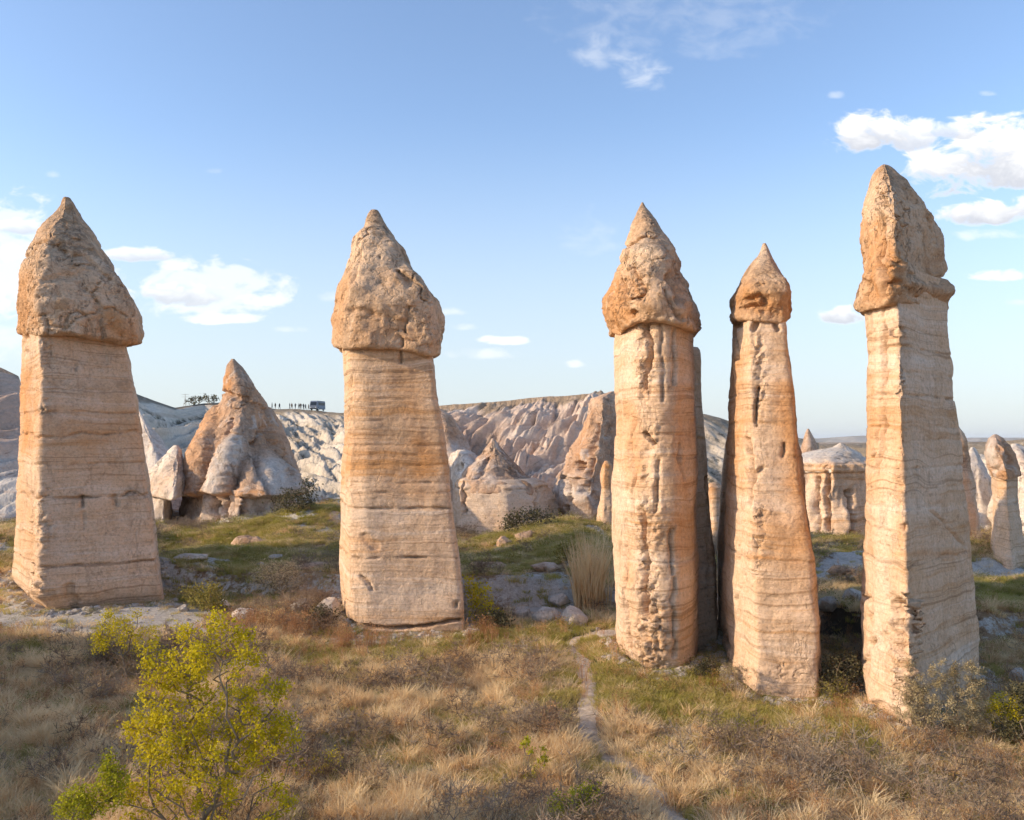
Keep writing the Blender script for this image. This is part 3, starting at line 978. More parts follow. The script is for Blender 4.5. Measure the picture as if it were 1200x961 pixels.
# ---- leftmost chimney
t1, fr1, b1 = chimney(
    'broad round capped chimney with sunlit left edge standing on a pale rock shelf', 100, 53,
    [(14, 57.5), (24, 53.5), (43, 50), (187, 53), (186, 60), (60, 64)],
    [(236, 72, 84), (240, 70, 88), (245, 68, 91), (258, 60, 100), (275, 43, 114), (293, 30, 122), (317, 21, 136), (333, 17.5, 143), (353, 16.5, 155), (373, 16.5, 161), (392, 17, 162), (410, 18, 162)],
    [(10, 388), (48, 391), (72, 392), (88, 391), (104, 394), (120, 397), (140, 402), (165, 401)],
    [(370, 25, 141), (393, 24, 143), (408, 23.5, 147), (427, 23, 152), (470, 22.5, 160), (520, 20.5, 166), (573, 18, 173), (600, 17, 177), (647, 14.5, 184), (672, 13.5, 187),
     (680, 17, 188), (688, 24, 189), (694, 32, 189), (710, 43, 189), (745, 40, 192)], nq=260, nz=370, seed=1.1,
    capk=dict(noise=(.30, 2.1), corner=.045, strata=.02,
              feats=[('rough', [(35, 300), (32, 385)], 13, .28), ('crack', [(58, 275), (35, 285), (28, 300)], 2.5, .25), ('crack', [(60, 290), (100, 300), (128, 330)], 3.5, .22), ('crack', [(50, 330), (90, 325), (100, 340)], 3, .18),
                     ('crack', [(73, 392), (75, 379), (81, 368), (90, 364), (99, 368), (104, 379), (106, 394)], 1.0, .16), ('bulge', [(89, 372), (89, 388)], 9, .14), ('crack', [(112, 350), (120, 395)], 2.0, .2), ('bulge', [(135, 360), (150, 385)], 16, .2)],
              stains=[('orange', [(130, 375), (150, 398)], 16, .75), ('orange', [(25, 330), (22, 385)], 14, .6), ('lichen_and_dark', [(78, 240), (75, 262), (95, 285)], 26, .75), ('lichen_and_dark', [(128, 310), (150, 350)], 10, .55),
                      ('pale', [(55, 375), (66, 385)], 12, .5), ('pale', [(89, 374), (89, 388)], 11, .95), ('lichen_and_dark', [(60, 300), (85, 310)], 26, .4)]),
    shk=dict(noise=(.09, 1.6), corner=.016, strata=.026,
             levels=[(483, .20, 1.3, 5), (509, .34, 1.5, 9), (543, .16, 1.2, 4), (581, .45, 1.7, 9), (657, .34, 1.1, 1.5), (430, .10, 1.2, 3), (625, .07, 1.2, 2), (445, .1, .9, 3), (458, .1, 1, 3)],
             feats=[('rough', [(52, 400), (50, 480)], 7, .5), ('rough', [(54, 580), (50, 640), (46, 690)], 12, .6), ('crack', [(96, 582), (96, 594)], 2, .35), ('crack', [(134, 582), (135, 592)], 2, .3),
                    ('gouge', [(82, 690), (90, 725)], 6, .3), ('crack', [(30, 395), (33, 410)], 4, .3), ('crack', [(119, 392), (125, 425)], 1.2, .1),
                    ('crack', [(88, 425), (88, 440)], 1.3, .12), ('crack', [(97, 600), (101, 632)], 1.4, .12), ('gouge', [(92, 385)], 14, .0)],
             stains=[('orange', [(30, 440), (32, 520)], 13, .8), ('orange', [(60, 500), (165, 500)], 26, .42), ('orange', [(100, 515), (150, 500)], 14, .5), ('lichen_and_dark', [(60, 455), (155, 452)], 10, .3), ('lichen_and_dark', [(60, 425), (140, 420)], 12, .22), ('orange', [(25, 540), (30, 650)], 10, .35), ('orange', [(60, 535), (150, 560)], 10, .2),
                     ('pale', [(60, 590), (75, 640)], 16, .4), ('pale', [(80, 720), (170, 705)], 9, .3), ('lichen_and_dark', [(45, 480), (60, 484)], 6, .6), ('lichen_and_dark', [(150, 578), (170, 580)], 7, .7)]))
# ---- second
t2, fr2, b2 = chimney(
    'broad chimney with smooth banded front and egg shaped cap, second from the left', 465, 47,
    [(396, 53), (401, 49), (408, 46), (430, 45.4), (546, 45.4), (545, 53), (420, 57)],
    [(249, 433.5, 444), (253, 431, 447), (262, 427, 452), (270, 425, 457), (283, 410, 467), (293, 406, 476), (317, 400, 487), (337, 392, 498), (353, 388.5, 508), (373, 387.5, 515), (400, 387, 515.5), (425, 388, 514)],
    [(386, 400), (397, 405), (430, 406), (465, 406.5), (485, 410), (500, 414), (516, 414)],
    [(380, 400, 506), (407, 398, 508), (440, 399, 510.5), (455, 400, 512.5), (477, 400.5, 515.5), (503, 400.5, 520.5), (557, 398.5, 529), (593, 397, 532), (637, 395.5, 539), (673, 395, 543), (700, 394.5, 545), (714, 396, 546), (722, 402, 546), (745, 404, 547), (760, 404, 548)],
    nq=260, nz=370, seed=4.2,
    capk=dict(noise=(.26, 1.9), corner=.05, strata=.02,
              feats=[('crack', [(468, 315), (480, 330)], 3, .4), ('crack', [(405, 362), (430, 365), (455, 375), (470, 380)], 3.5, .16), ('crack', [(478, 360), (472, 405)], 1.5, .2), ('rough', [(490, 370), (508, 400)], 9, .25),
                     ('crack', [(420, 300), (412, 330)], 3, .15)],
              stains=[('lichen_and_dark', [(438, 250), (440, 258), (452, 270)], 10, .9), ('lichen_and_dark', [(470, 290), (500, 340)], 14, .5), ('orange', [(420, 385), (470, 395)], 16, .3), ('pale', [(440, 280), (430, 320)], 24, .35), ('orange', [(398, 330), (392, 390)], 10, .4),
                      ('lichen_and_dark', [(430, 350), (470, 345)], 18, .25)]),
    shk=dict(noise=(.08, 1.8), corner=.02, strata=.040,
             levels=[(455, .08, 1, 2), (468, .1, 1, 2), (476, .1, 1, 2), (493, .12, 1, 2), (503, .1, .9, 2), (522, .12, 1, 2), (533, .1, 1, 2), (545, .1, 1, 2), (565, .13, 1, 2), (577, .16, 1.2, 5), (594, .32, 1.1, 1.5), (650, .36, 1.4, 2.5), (617, .08, 1.2, 2), (437, .08, 1, 2)],
             feats=[('crack', [(402, 724), (412, 732), (460, 737), (500, 733), (540, 726)], 2.2, .4), ('crack', [(423, 675), (432, 685), (434, 692)], 1.6, .25), ('crack', [(533, 704), (533, 711)], 1.5, .3),
                    ('gouge', [(428, 630), (440, 640)], 5, .12), ('crack', [(470, 408), (470, 425)], 1.5, .25), ('crack', [(412, 440), (412, 500)], 2, .12), ('rough', [(409, 440), (411, 500)], 5, .08), ('rough', [(406, 705), (412, 715)], 4, .15)],
             stains=[('orange', [(490, 525), (500, 545)], 20, .75), ('orange', [(410, 530), (520, 540)], 26, .4), ('lichen_and_dark', [(410, 500), (510, 505)], 14, .2), ('orange', [(430, 545), (500, 575)], 12, .35), ('orange', [(470, 440), (490, 500)], 18, .3), ('pale', [(405, 610), (470, 605)], 14, .5), ('pale', [(440, 700), (520, 710)], 12, .45), ('orange', [(425, 632), (440, 642)], 7, .35)]))
# ---- third
t3, fr3, b3 = chimney(
    'slender chimney with pointed cracked cap and rough fluted front, beside the path', 768, 40.5,
    [(717.5, 44), (719.5, 42), (727, 39.8), (745, 38.2), (770, 37.5), (795, 37.6), (813, 38.8), (818, 42), (800, 46), (740, 47)],
    [(237, 751.5, 754), (243, 749, 757), (254, 744, 765), (268, 738, 777), (289, 728, 788), (300, 723, 794), (311, 716.5, 799), (332, 711.5, 805), (343, 710, 807), (357, 708, 815), (368, 707.5, 820.5), (378, 708, 822), (400, 710, 821)],
    [(705, 382), (720, 389), (730, 384), (742, 378.5), (769, 377), (788, 380), (804, 386), (815, 388), (824, 384)],
    [(360, 722, 811), (393, 720, 813), (440, 719.5, 814), (530, 718.5, 815.5), (680, 718.5, 817), (745, 719, 817), (753, 721.5, 817), (765, 726, 816), (778, 734, 815), (790, 742, 812), (815, 742, 812)],
    seed=7.4,
    capk=dict(noise=(.22, 1.2), corner=.035, strata=.02,
              feats=[('crack', [(730, 290), (745, 281), (758, 277), (772, 278)], 1.5, .22), ('rough', [(745, 320), (740, 360)], 18, .32), ('crack', [(735, 350), (750, 345)], 1.6, .4), ('crack', [(722, 310), (728, 335), (727, 355)], 2.4, .4), ('gouge', [(740, 368)], 5, .35),
                     ('crack', [(785, 320), (800, 350)], 2.5, .25), ('crack', [(778, 340), (800, 375)], 2.0, .25), ('bulge', [(713, 350), (714, 375)], 8, .2), ('crack', [(742, 315), (752, 335), (748, 350)], 2, .3)],
              stains=[('orange', [(718, 340), (722, 385)], 20, .8), ('orange', [(742, 330), (750, 365)], 12, .5), ('lichen_and_dark', [(752, 245), (765, 270)], 16, .6), ('lichen_and_dark', [(790, 300), (806, 350)], 10, .5), ('pale', [(755, 290), (775, 310)], 12, .8), ('pale', [(735, 355), (770, 372)], 8, .5)]),
    shk=dict(noise=(.10, 1.3), corner=.03, strata=.035,
             levels=[(458, .14, 1, 3), (510, .1, 1, 2), (583, .1, 1, 2), (650, .16, 1.3, 3), (535, .08, 1, 2), (486, .07, 1, 2)],
             feats=[('rough', [(758, 380), (757, 460), (765, 520), (755, 560)], 9, .36), ('rough', [(762, 600), (755, 650), (766, 700), (760, 780)], 13, .62), ('crack', [(752, 600), (756, 660), (757, 720)], 3, .35), ('crack', [(755, 508), (768, 520)], 2.2, .5), ('crack', [(757, 380), (762, 400), (757, 455)], 2.5, .38),
                    ('crack', [(742, 490), (740, 560), (738, 600)], 2.0, .2), ('crack', [(797, 520), (800, 560)], 2, .25), ('crack', [(733, 640), (735, 720), (737, 760)], 1.8, .25), ('crack', [(786, 620), (788, 700), (790, 770)], 2, .2), ('crack', [(772, 540), (768, 600)], 2.5, .25),
                    ('crack', [(790, 385), (788, 450)], 1.6, .18), ('crack', [(775, 380), (776, 470)], 1.4, .14)],
             stains=[('orange', [(735, 480), (745, 560)], 12, .5), ('orange', [(790, 470), (800, 640)], 16, .4), ('orange', [(730, 640), (738, 680)], 9, .55), ('pale', [(725, 560), (724, 740)], 9, .55), ('pale', [(740, 400), (735, 450)], 12, .5), ('orange', [(735, 455), (800, 462)], 6, .4)]))
# slab behind its right side
build_rock('rock_slab', fr3, [(790, 43.5), (806, 42.3), (842, 43.5), (841, 47.5), (800, 48.5)],
           [(408, 811, 818), (412, 806, 821), (425, 805, 822.5), (481, 805, 824), (536, 806, 828), (606, 806, 834), (640, 806, 838), (731, 806, 841.5), (775, 806, 843), (800, 806, 843)],
           M_SHAFT, nq=120, nz=200, corner=.03, parent=t3, base=b3, seed=2.2, closed_top=False, noise=(.14, 1.4), strata=.05,
           levels=[(650, .2, 1.3, 3), (705, .3, 1.5, 3), (560, .15, 1, 2)], feats=[('crack', [(829, 560), (832, 700)], 2, .3), ('rough', [(836, 650), (838, 740)], 8, .25)],
           label='darker slab standing out behind the right side of the shaft')
# ---- fourth
t4, fr4, b4 = chimney(
    'slim shorter chimney with small helmet cap and deep vertical crack, fourth from the left', 893, 37,
    [(843, 43), (848, 39.5), (858, 37), (883, 34.6), (963, 33.9), (962, 40), (905, 45)],
    [(287, 893.5, 898), (291, 892, 900), (297, 890, 903), (302, 887, 905.5), (313, 877.5, 912), (330, 866.5, 921), (346, 857.5, 928), (357, 854.5, 929.5), (366, 854, 928), (376, 854, 926)],
    [(852, 371), (860, 371), (880, 370), (900, 370), (915, 371), (930, 370)],
    [(350, 861, 917), (378, 857, 921), (400, 855, 923), (430, 853.5, 927), (452, 852.5, 930), (523, 851, 936.5), (577, 849.5, 944), (640, 847, 952.6), (710, 846, 959), (773, 846, 962), (821, 848, 963), (860, 850, 964)],
    seed=10.6,
    capk=dict(noise=(.15, .9), corner=.06, strata=.03, under=.25,
              feats=[('crack', [(875, 352), (890, 345), (898, 350)], 2, .3), ('crack', [(872, 362), (895, 356)], 2, .22), ('rough', [(880, 360), (900, 362)], 8, .2)],
              stains=[('orange', [(865, 345), (920, 360)], 18, .75), ('lichen_and_dark', [(885, 320), (905, 335)], 16, .45), ('pale', [(896, 292), (892, 303)], 7, .8)]),
    shk=dict(noise=(.09, 1.2), corner=.02, strata=.035,
             levels=[(462, .12, 1, 2), (496, .08, 1, 2), (535, .08, 1, 2), (560, .1, 1, 2), (600, .1, 1, 2), (650, .2, 1.4, 3), (418, .09, 1, 3), (690, .06, 1, 2)],
             feats=[('rough', [(888, 400), (893, 440), (889, 480)], 7, .32), ('crack', [(878, 515), (882, 548), (878, 590)], 2.6, .55), ('crack', [(885, 565), (893, 550)], 3, .2), ('rough', [(893, 600), (887, 650), (884, 680)], 8, .3),
                    ('crack', [(862, 395), (866, 420)], 2, .3), ('gouge', [(886, 378), (884, 385)], 3.5, .35), ('gouge', [(908, 377), (912, 386)], 2.5, .3), ('gouge', [(862, 380), (858, 390)], 5, .3), ('rough', [(915, 790), (940, 780)], 12, .14),
                    ('rough', [(878, 790), (884, 822)], 9, .25), ('crack', [(850, 740), (852, 775)], 2, .3), ('crack', [(866, 640), (862, 720)], 2, .15), ('crack', [(920, 520), (918, 535)], 1.5, .2), ('crack', [(888, 455), (886, 500)], 1.8, .3)],
             stains=[('orange', [(920, 460), (938, 640)], 16, .75), ('orange', [(865, 430), (862, 560)], 11, .55), ('orange', [(900, 600), (940, 660)], 26, .4), ('pale', [(870, 600), (862, 740)], 14, .55), ('orange', [(855, 653), (950, 652)], 5, .5), ('pale', [(895, 385), (900, 420)], 10, .4),
                     ('pale', [(905, 570), (930, 600)], 14, .2)]))
build_rock('rock_slab', fr4, [(838, 47), (842, 45), (858, 43), (900, 45), (890, 49)],
           [(500, 853, 880), (520, 849, 880), (565, 845, 880), (648, 838.5, 880), (765, 840, 880), (800, 840, 880)],
           M_SHAFT, nq=80, nz=160, corner=.03, parent=t4, base=b4, seed=6.2, closed_top=False, noise=(.10, 1.4), strata=.05, label='shaded slab behind the left side of the shaft')
# ---- fifth
t5, fr5, b5 = chimney(
    'tallest chimney with a sharp front corner and leaning cracked cap behind the grey shrub', 1070, 34,
    [(1010, 36.5), (1013, 33.8), (1022, 32.2), (1068, 29.9), (1152, 35.5), (1135, 41.5), (1050, 43)],
    [(194, 1029, 1046), (197, 1026, 1050), (205, 1021, 1058), (220, 1017, 1071), (236, 1014, 1082), (249, 1012, 1090), (261, 1009, 1101), (280, 1010.5, 1107.5), (305, 1010, 1110.5), (323, 1010.5, 1111.5), (333, 1007, 1115), (342, 1004.5, 1116), (352, 1003, 1115), (362, 1003, 1112), (380, 1004, 1111)],
    [(1000, 352), (1008, 360), (1015, 357), (1037, 351), (1059, 349), (1087, 354), (1102, 356), (1118, 352)],
    [(330, 1017, 1107), (369, 1015.5, 1110.5), (398, 1016, 1113), (439, 1016, 1117), (480, 1015.5, 1120), (539, 1014, 1127), (591, 1013, 1133.5), (648, 1012.5, 1140), (705, 1012, 1145.5), (766, 1011.5, 1151), (815, 1013, 1154), (860, 1015, 1156)],
    nq=260, nz=370, seed=13.9,
    capk=dict(noise=(.22, 1.3), corner=.03, strata=.03,
              feats=[('crack', [(1026, 225), (1030, 262), (1026, 300), (1034, 320), (1036, 350)], 2.6, .6), ('crack', [(1057, 255), (1056, 280)], 2, .35), ('crack', [(1034, 262), (1048, 250), (1050, 240)], 2, .35), ('rough', [(1050, 240), (1058, 300), (1058, 345)], 9, .3),
                     ('rough', [(1035, 210), (1045, 250)], 10, .2), ('crack', [(1038, 330), (1050, 332)], 2.2, .35), ('bulge', [(1065, 332), (1112, 340)], 7, .25), ('crack', [(1070, 350), (1095, 352)], 2.2, .35), ('crack', [(1062, 320), (1110, 325)], 2, .15),
                     ('crack', [(1011, 330), (1009, 350)], 3, .3), ('crack', [(1040, 300), (1052, 310)], 1.6, .25)],
              stains=[('orange', [(1018, 270), (1020, 345)], 13, .75), ('orange', [(1042, 290), (1045, 345)], 11, .7), ('orange', [(1070, 345), (1110, 350)], 7, .55), ('lichen_and_dark', [(1036, 196), (1060, 220)], 10, .5), ('pale', [(1075, 260), (1090, 300)], 16, .3)]),
    shk=dict(noise=(.08, 1.3), corner=.010, strata=.045,
             levels=[(411, .2, 1.1, 2), (439, .08, 1.2, 2), (465, .26, 1.2, 2), (500, .1, 1, 2), (515, .1, 1, 2), (547, .2, 1.1, 2), (570, .08, 1, 2), (590, .1, 1, 2), (614, .1, 1, 2), (650, .24, 1.5, 3), (730, .07, 1, 2), (390, .1, .9, 2)],
             feats=[('rough', [(1056, 352), (1057, 420), (1056, 480)], 4.5, .32), ('rough', [(1055, 500), (1054, 600)], 3.5, .25), ('rough', [(1056, 705), (1052, 760), (1062, 790), (1064, 840)], 12, .95), ('gouge', [(1050, 712), (1056, 722), (1054, 758)], 9, .55),
                    ('crack', [(1036, 352), (1033, 430), (1034, 500), (1028, 560)], 1.8, .3), ('crack', [(1014, 700), (1018, 740), (1017, 775)], 2.5, .45), ('crack', [(1028, 500), (1022, 540)], 1.6, .2), ('crack', [(1040, 640), (1038, 700)], 1.6, .2),
                    ('gouge', [(1055, 388)], 5, .35), ('gouge', [(1030, 830), (1050, 850)], 8, .2), ('crack', [(1060, 620), (1060, 615)], 3, .4), ('crack', [(1095, 600), (1130, 640)], 1.5, .10), ('crack', [(1035, 590), (1030, 640)], 1.6, .15)],
             stains=[('orange', [(1015, 442), (1050, 440)], 5, .5), ('orange', [(1022, 500), (1025, 640)], 9, .35), ('orange', [(1015, 648), (1140, 650)], 4, .5), ('pale', [(1035, 600), (1030, 760)], 16, .7), ('pale', [(1045, 830)], 22, .6), ('orange', [(1057, 480), (1056, 640)], 5, .35),
                     ('pale', [(1080, 380), (1095, 640)], 22, .30)]))


# ------------------------------------------------------------------ rocks of the middle distance
def rock_thing(name, label, cat, pxc, D, parts, group=None):
    """parts: dicts for build_rock; a single part becomes the thing's own mesh"""
    fr = Frame(pxc, D)
    base = (float(fr.c[0]), float(fr.c[1]), float(G(fr.c[0], fr.c[1])))
    if len(parts) == 1:
        p = dict(parts[0])
        o = build_rock(name, fr, p.pop('poly'), p.pop('sil'), p.pop('mt'), base=base, **p)
        o.location = base
        return tag(o, label, cat, group)
    t = empty(name, base, label, cat, group)
    for p in parts:
        p = dict(p)
        build_rock(p.pop('name'), fr, p.pop('poly'), p.pop('sil'), p.pop('mt'), parent=t, base=base, **p)
    return t


# big cone between the first two chimneys
D = 95
rock_thing('rock_cone', 'tall pointed cone with reddish tip and white fluted skirts between the two left chimneys', 'rock cone', 282, D, [
    dict(name='rock_cap', poly=[(212, 100), (230, 90), (275, 86), (325, 89), (352, 97), (330, 108), (240, 110)],
         sil=[(421, 271, 275), (428, 267, 281), (440, 265, 289), (452, 263.5, 297), (470, 258, 309), (478, 252, 313), (500, 240, 319), (520, 232, 326), (550, 223, 335), (574, 218, 343), (584, 218, 343)],
         mt=M_BROWN, rimline=[(205, 572), (240, 577), (260, 573), (285, 577), (320, 576), (355, 572)], cap=True, corner=.03, nq=260, nz=190, noise=(.4, 3.5), strata=.06, lobes=(6, .3, 1.3), seed=2.7, under=.9,
         feats=[('lobe', [(252, 466), (231, 578)], 19, 2.0), ('lobe', [(282, 490), (260, 579)], 16, 2.4), ('lobe', [(291, 530), (286, 579)], 10, 3.0), ('lobe', [(308, 520), (308, 579)], 22, 3.2), ('lobe', [(314, 470), (334, 579)], 15, 1.8), ('crack', [(270, 492), (262, 530), (246, 575)], 2.2, .8), ('crack', [(296, 520), (310, 500), (330, 560)], 2., .6), ('crack', [(262, 462), (290, 470), (308, 480)], 3, .5)],
         stains=[('orange', [(268, 440), (266, 455)], 9, .8), ('pale', [(280, 515), (262, 572)], 8, .9), ('pale', [(308, 545), (306, 568)], 13, 1.), ('lichen_and_dark', [(275, 500), (247, 572)], 3, .6), ('lichen_and_dark', [(296, 520), (300, 530), (276, 570)], 3, .5), ('lichen_and_dark', [(312, 520), (332, 560)], 4, .5), ('lichen_and_dark', [(278, 430), (282, 480)], 16, .4), ('orange', [(290, 460), (318, 530)], 12, .4), ('orange', [(250, 490), (228, 560)], 13, .5), ('lichen_and_dark', [(300, 500), (320, 545)], 6, .45), ('lichen_and_dark', [(250, 540), (247, 570)], 6, .5), ('lichen_and_dark', [(252, 480), (262, 500)], 6, .4), ('orange', [(222, 560), (240, 572)], 12, .4), ('orange', [(240, 575), (320, 577)], 4, .7), ('lichen_and_dark', [(290, 500), (297, 520)], 10, .5)]),  # narrow dark lines follow the creases to set off the lobes
    dict(name='rock_shaft', poly=[(214, 97), (232, 88.5), (280, 85.5), (325, 88.5), (347, 97), (330, 106), (240, 108)],
         sil=[(568, 216, 342), (585, 216, 342), (612, 214, 344), (640, 212, 346)], mt=M_BROWN, nq=200, nz=70, closed_top=False, corner=.02, noise=(.35, 2.2), strata=.08, flute=1.2, seed=5.5,
         feats=[('crack', [(249, 578), (250, 612)], 2.2, 1.2), ('crack', [(261, 578), (261, 610)], 2.0, 1.3), ('gouge', [(286, 582), (285, 606)], 2.2, 1.2), ('crack', [(322, 580), (323, 612)], 1.8, .7)],
         stains=[('pale', [(225, 600), (330, 600)], 30, .6), ('orange', [(220, 580), (335, 580)], 6, .6)]),
])
rock_thing('rock_outcrop', 'pale leaning rock lobe left of the tall cone beside the leftmost chimney', 'rock outcrop', 192, 92, [
    dict(poly=[(168, 96), (178, 90), (200, 87), (216, 90), (214, 100), (180, 102)],
         sil=[(522, 203, 209), (527, 198, 214), (540, 187, 218), (556, 175, 220), (570, 168, 220), (582, 165, 221)], mt=M_WHITE, rimline=[(160, 575), (190, 580), (225, 576)], cap=True, nq=140, nz=90, noise=(.5, 3), lobes=(5, .9, 1.2), corner=.04, seed=3.1, under=.8,
         stains=[('orange', [(210, 545), (180, 575)], 14, .35)])])
rock_thing('rock_outcrop', 'low pale block with dark hollow beside it under the leaning lobe', 'rock outcrop', 186, 93, [
    dict(poly=[(168, 96), (176, 91), (196, 90), (204, 96), (190, 102)], sil=[(572, 168, 198), (582, 166, 201), (600, 164, 203), (640, 160, 206)], mt=M_WHITE, nq=120, nz=60, noise=(.4, 2.4), corner=.05, seed=8.2)])
rock_thing('rock_outcrop', 'smooth white cone shoulder showing right of the leftmost chimney', 'rock outcrop', 180, 112, [
    dict(poly=[(130, 116), (150, 108), (185, 105), (215, 110), (200, 122), (140, 124)], sil=[(482, 160, 165), (490, 156, 172), (505, 150, 184), (520, 144, 196), (545, 136, 212), (590, 120, 225)], mt=M_WHITE, nq=160, nz=100, noise=(.5, 4), lobes=(5, .8, 1.), corner=.05, seed=6.6)])
# tan mounds in the grass
rock_thing('rock_mound', 'tan rounded rock mound against the left side of the second chimney', 'rock mound', 378, 74, [
    dict(poly=[(338, 78), (350, 72), (378, 70), (412, 71), (420, 80), (370, 84)], sil=[(596, 380, 396), (601, 368, 404), (612, 358, 410), (625, 348, 414), (640, 338, 418), (665, 325, 424)], mt=M_BROWN, nq=160, nz=100, noise=(.35, 1.6), lobes=(9, .5, .8), corner=.05, seed=2.9,
         stains=[('pale', [(360, 620), (350, 640)], 14, .6), ('lichen_and_dark', [(390, 630)], 12, .4)])])
rock_thing('rock_mound', 'low white streaked ledge in the grass in front of the tall cone', 'rock mound', 262, 82, [
    dict(poly=[(205, 84), (240, 79), (275, 78), (305, 80), (300, 88), (230, 90)], sil=[(607, 268, 292), (613, 255, 300), (622, 238, 304), (632, 218, 306), (641, 200, 308), (660, 190, 312)], mt=M_WHITE, nq=160, nz=70, noise=(.40, 1.5), lobes=(11, .5, .8), corner=.05, seed=4.9, flute=.3)])
# butte with a peak, right of the second chimney
rock_thing('rock_butte', 'flat fronted beige butte with a dark pyramid peak right of the second chimney', 'rock butte', 590, 98, [
    dict(name='rock_cap', poly=[(528, 104), (540, 94), (600, 92), (640, 94), (662, 102), (600, 112)],
         sil=[(514, 576, 579), (522, 572, 586), (532, 566, 596), (540, 557, 602), (548, 545, 610), (556, 538, 618), (564, 535, 634), (575, 534, 640)], mt=M_BROWN, rimline=[(525, 575), (650, 580)], cap=True, nq=200, nz=110, noise=(.35, 3.2), lobes=(5, .4, .6), corner=.04, seed=9.7, under=.5,
         feats=[('crack', [(573, 530), (560, 560)], 3, .6), ('crack', [(600, 550), (615, 568)], 2.5, .4)], stains=[('lichen_and_dark', [(590, 532), (610, 560)], 20, .8), ('pale', [(556, 548), (575, 565)], 8, .5), ('orange', [(600, 566), (640, 566)], 5, .4)]),
    dict(name='rock_wall', poly=[(530, 103), (536, 95), (600, 93.5), (628, 94.5), (661, 101), (600, 110)],
         sil=[(557, 545, 600), (560, 536, 630), (566, 532, 642), (575, 530, 645), (600, 531, 652), (630, 532, 663), (660, 532, 670)], mt=M_SHAFT, nq=200, nz=90, closed_top=False, noise=(.28, 2.5), strata=.06, corner=.015, seed=3.6,
         feats=[('crack', [(541, 565), (544, 600)], 2.2, .5), ('crack', [(628, 575), (629, 610)], 2, .5), ('rough', [(640, 560), (650, 600)], 9, .4)], levels=[(572, .3, 1.2, 3)], stains=[('pale', [(560, 590), (620, 590)], 26, .9), ('pale', [(545, 630), (560, 600)], 16, .6)]),
])
rock_thing('rock_outcrop', 'pink sloping shoulder touching the right edge of the second chimney', 'rock outcrop', 530, 112, [
    dict(poly=[(470, 116), (500, 106), (540, 104), (575, 110), (560, 124), (490, 126)], sil=[(478, 508, 514), (488, 500, 527), (500, 494, 537), (515, 488, 546), (535, 480, 556), (560, 470, 566), (620, 455, 590)], mt=M_BROWN, nq=150, nz=110, noise=(.5, 3.2), lobes=(5, .8, 1.), corner=.05, seed=7.1,
         stains=[('pale', [(535, 535)], 16, .9), ('orange', [(530, 505)], 16, .3)])])
rock_thing('rock_outcrop', 'small whitish knob with a hollow beside the flat fronted butte', 'rock outcrop', 545, 104, [
    dict(poly=[(527, 107), (540, 101), (556, 101), (566, 107), (545, 112)], sil=[(527, 536, 548), (531, 531, 556), (540, 528, 562), (560, 527, 568), (600, 525, 572)], mt=M_WHITE, nq=110, nz=60, noise=(.4, 2.0), corner=.06, seed=1.9, feats=[('gouge', [(539, 548)], 5, .9)])])
# leaning brown cone next to the third chimney
rock_thing('rock_cone', 'leaning brown cone with a small cave and grey foot left of the middle chimney', 'rock cone', 690, 104, [
    dict(poly=[(650, 108), (664, 99), (692, 96), (735, 100), (745, 112), (690, 118)],
         sil=[(459, 715, 722), (467, 692, 726), (474, 688, 730), (490, 684, 733), (515, 675, 738), (540, 664, 742), (558, 654, 745), (575, 649, 748), (600, 652, 750), (625, 658, 752), (660, 655, 756)], mt=M_BROWN, nq=240, nz=200, noise=(.55, 3.0), lobes=(6, 1.5, .8), corner=.025, seed=4.4,
         feats=[('gouge', [(680, 546)], 5.5, 1.6), ('crack', [(664, 560), (672, 575), (668, 600)], 3, 1.0), ('crack', [(698, 500), (694, 545), (686, 575)], 3.5, .8), ('crack', [(660, 561), (700, 561)], 1.6, .6), ('gouge', [(700, 585)], 8, .5)],
         stains=[('orange', [(690, 490), (684, 530)], 10, .4), ('pale', [(658, 572), (690, 580)], 13, .8), ('lichen_and_dark', [(710, 490), (712, 540)], 16, .45), ('pale', [(700, 600), (680, 620)], 20, .6)])])
rock_thing('rock_pillar', 'small sunlit pillar with orange head beside the foot of the leaning cone', 'rock pillar', 708, 78, [
    dict(poly=[(697, 80), (703, 76.5), (718, 76.5), (724, 80), (710, 83)],
         sil=[(540, 708, 714), (545, 705, 718), (556, 703.5, 719), (566, 704, 718), (572, 705, 718), (590, 703, 720), (615, 699, 722), (642, 696, 724), (670, 694, 727)], mt=M_SHAFT, nq=110, nz=130, noise=(.25, 1.3), corner=.04, seed=6.3,
         feats=[('rough', [(712, 580), (710, 640)], 5, .3)], stains=[('orange', [(710, 545), (711, 562)], 10, .8)])])
rock_thing('rock_pillar', 'thin sunlit rock in the narrow gap between the third and fourth chimneys', 'rock pillar', 838, 70, [
    dict(poly=[(828, 73), (833, 69), (846, 69), (852, 73), (840, 76)], sil=[(566, 832, 842), (570, 829, 846), (585, 830, 848), (620, 831, 850), (660, 830, 852), (690, 828, 854)], mt=M_SHAFT, nq=90, nz=90, noise=(.22, 1.3), corner=.05, seed=5.8, stains=[('orange', [(836, 575)], 9, .7)])])
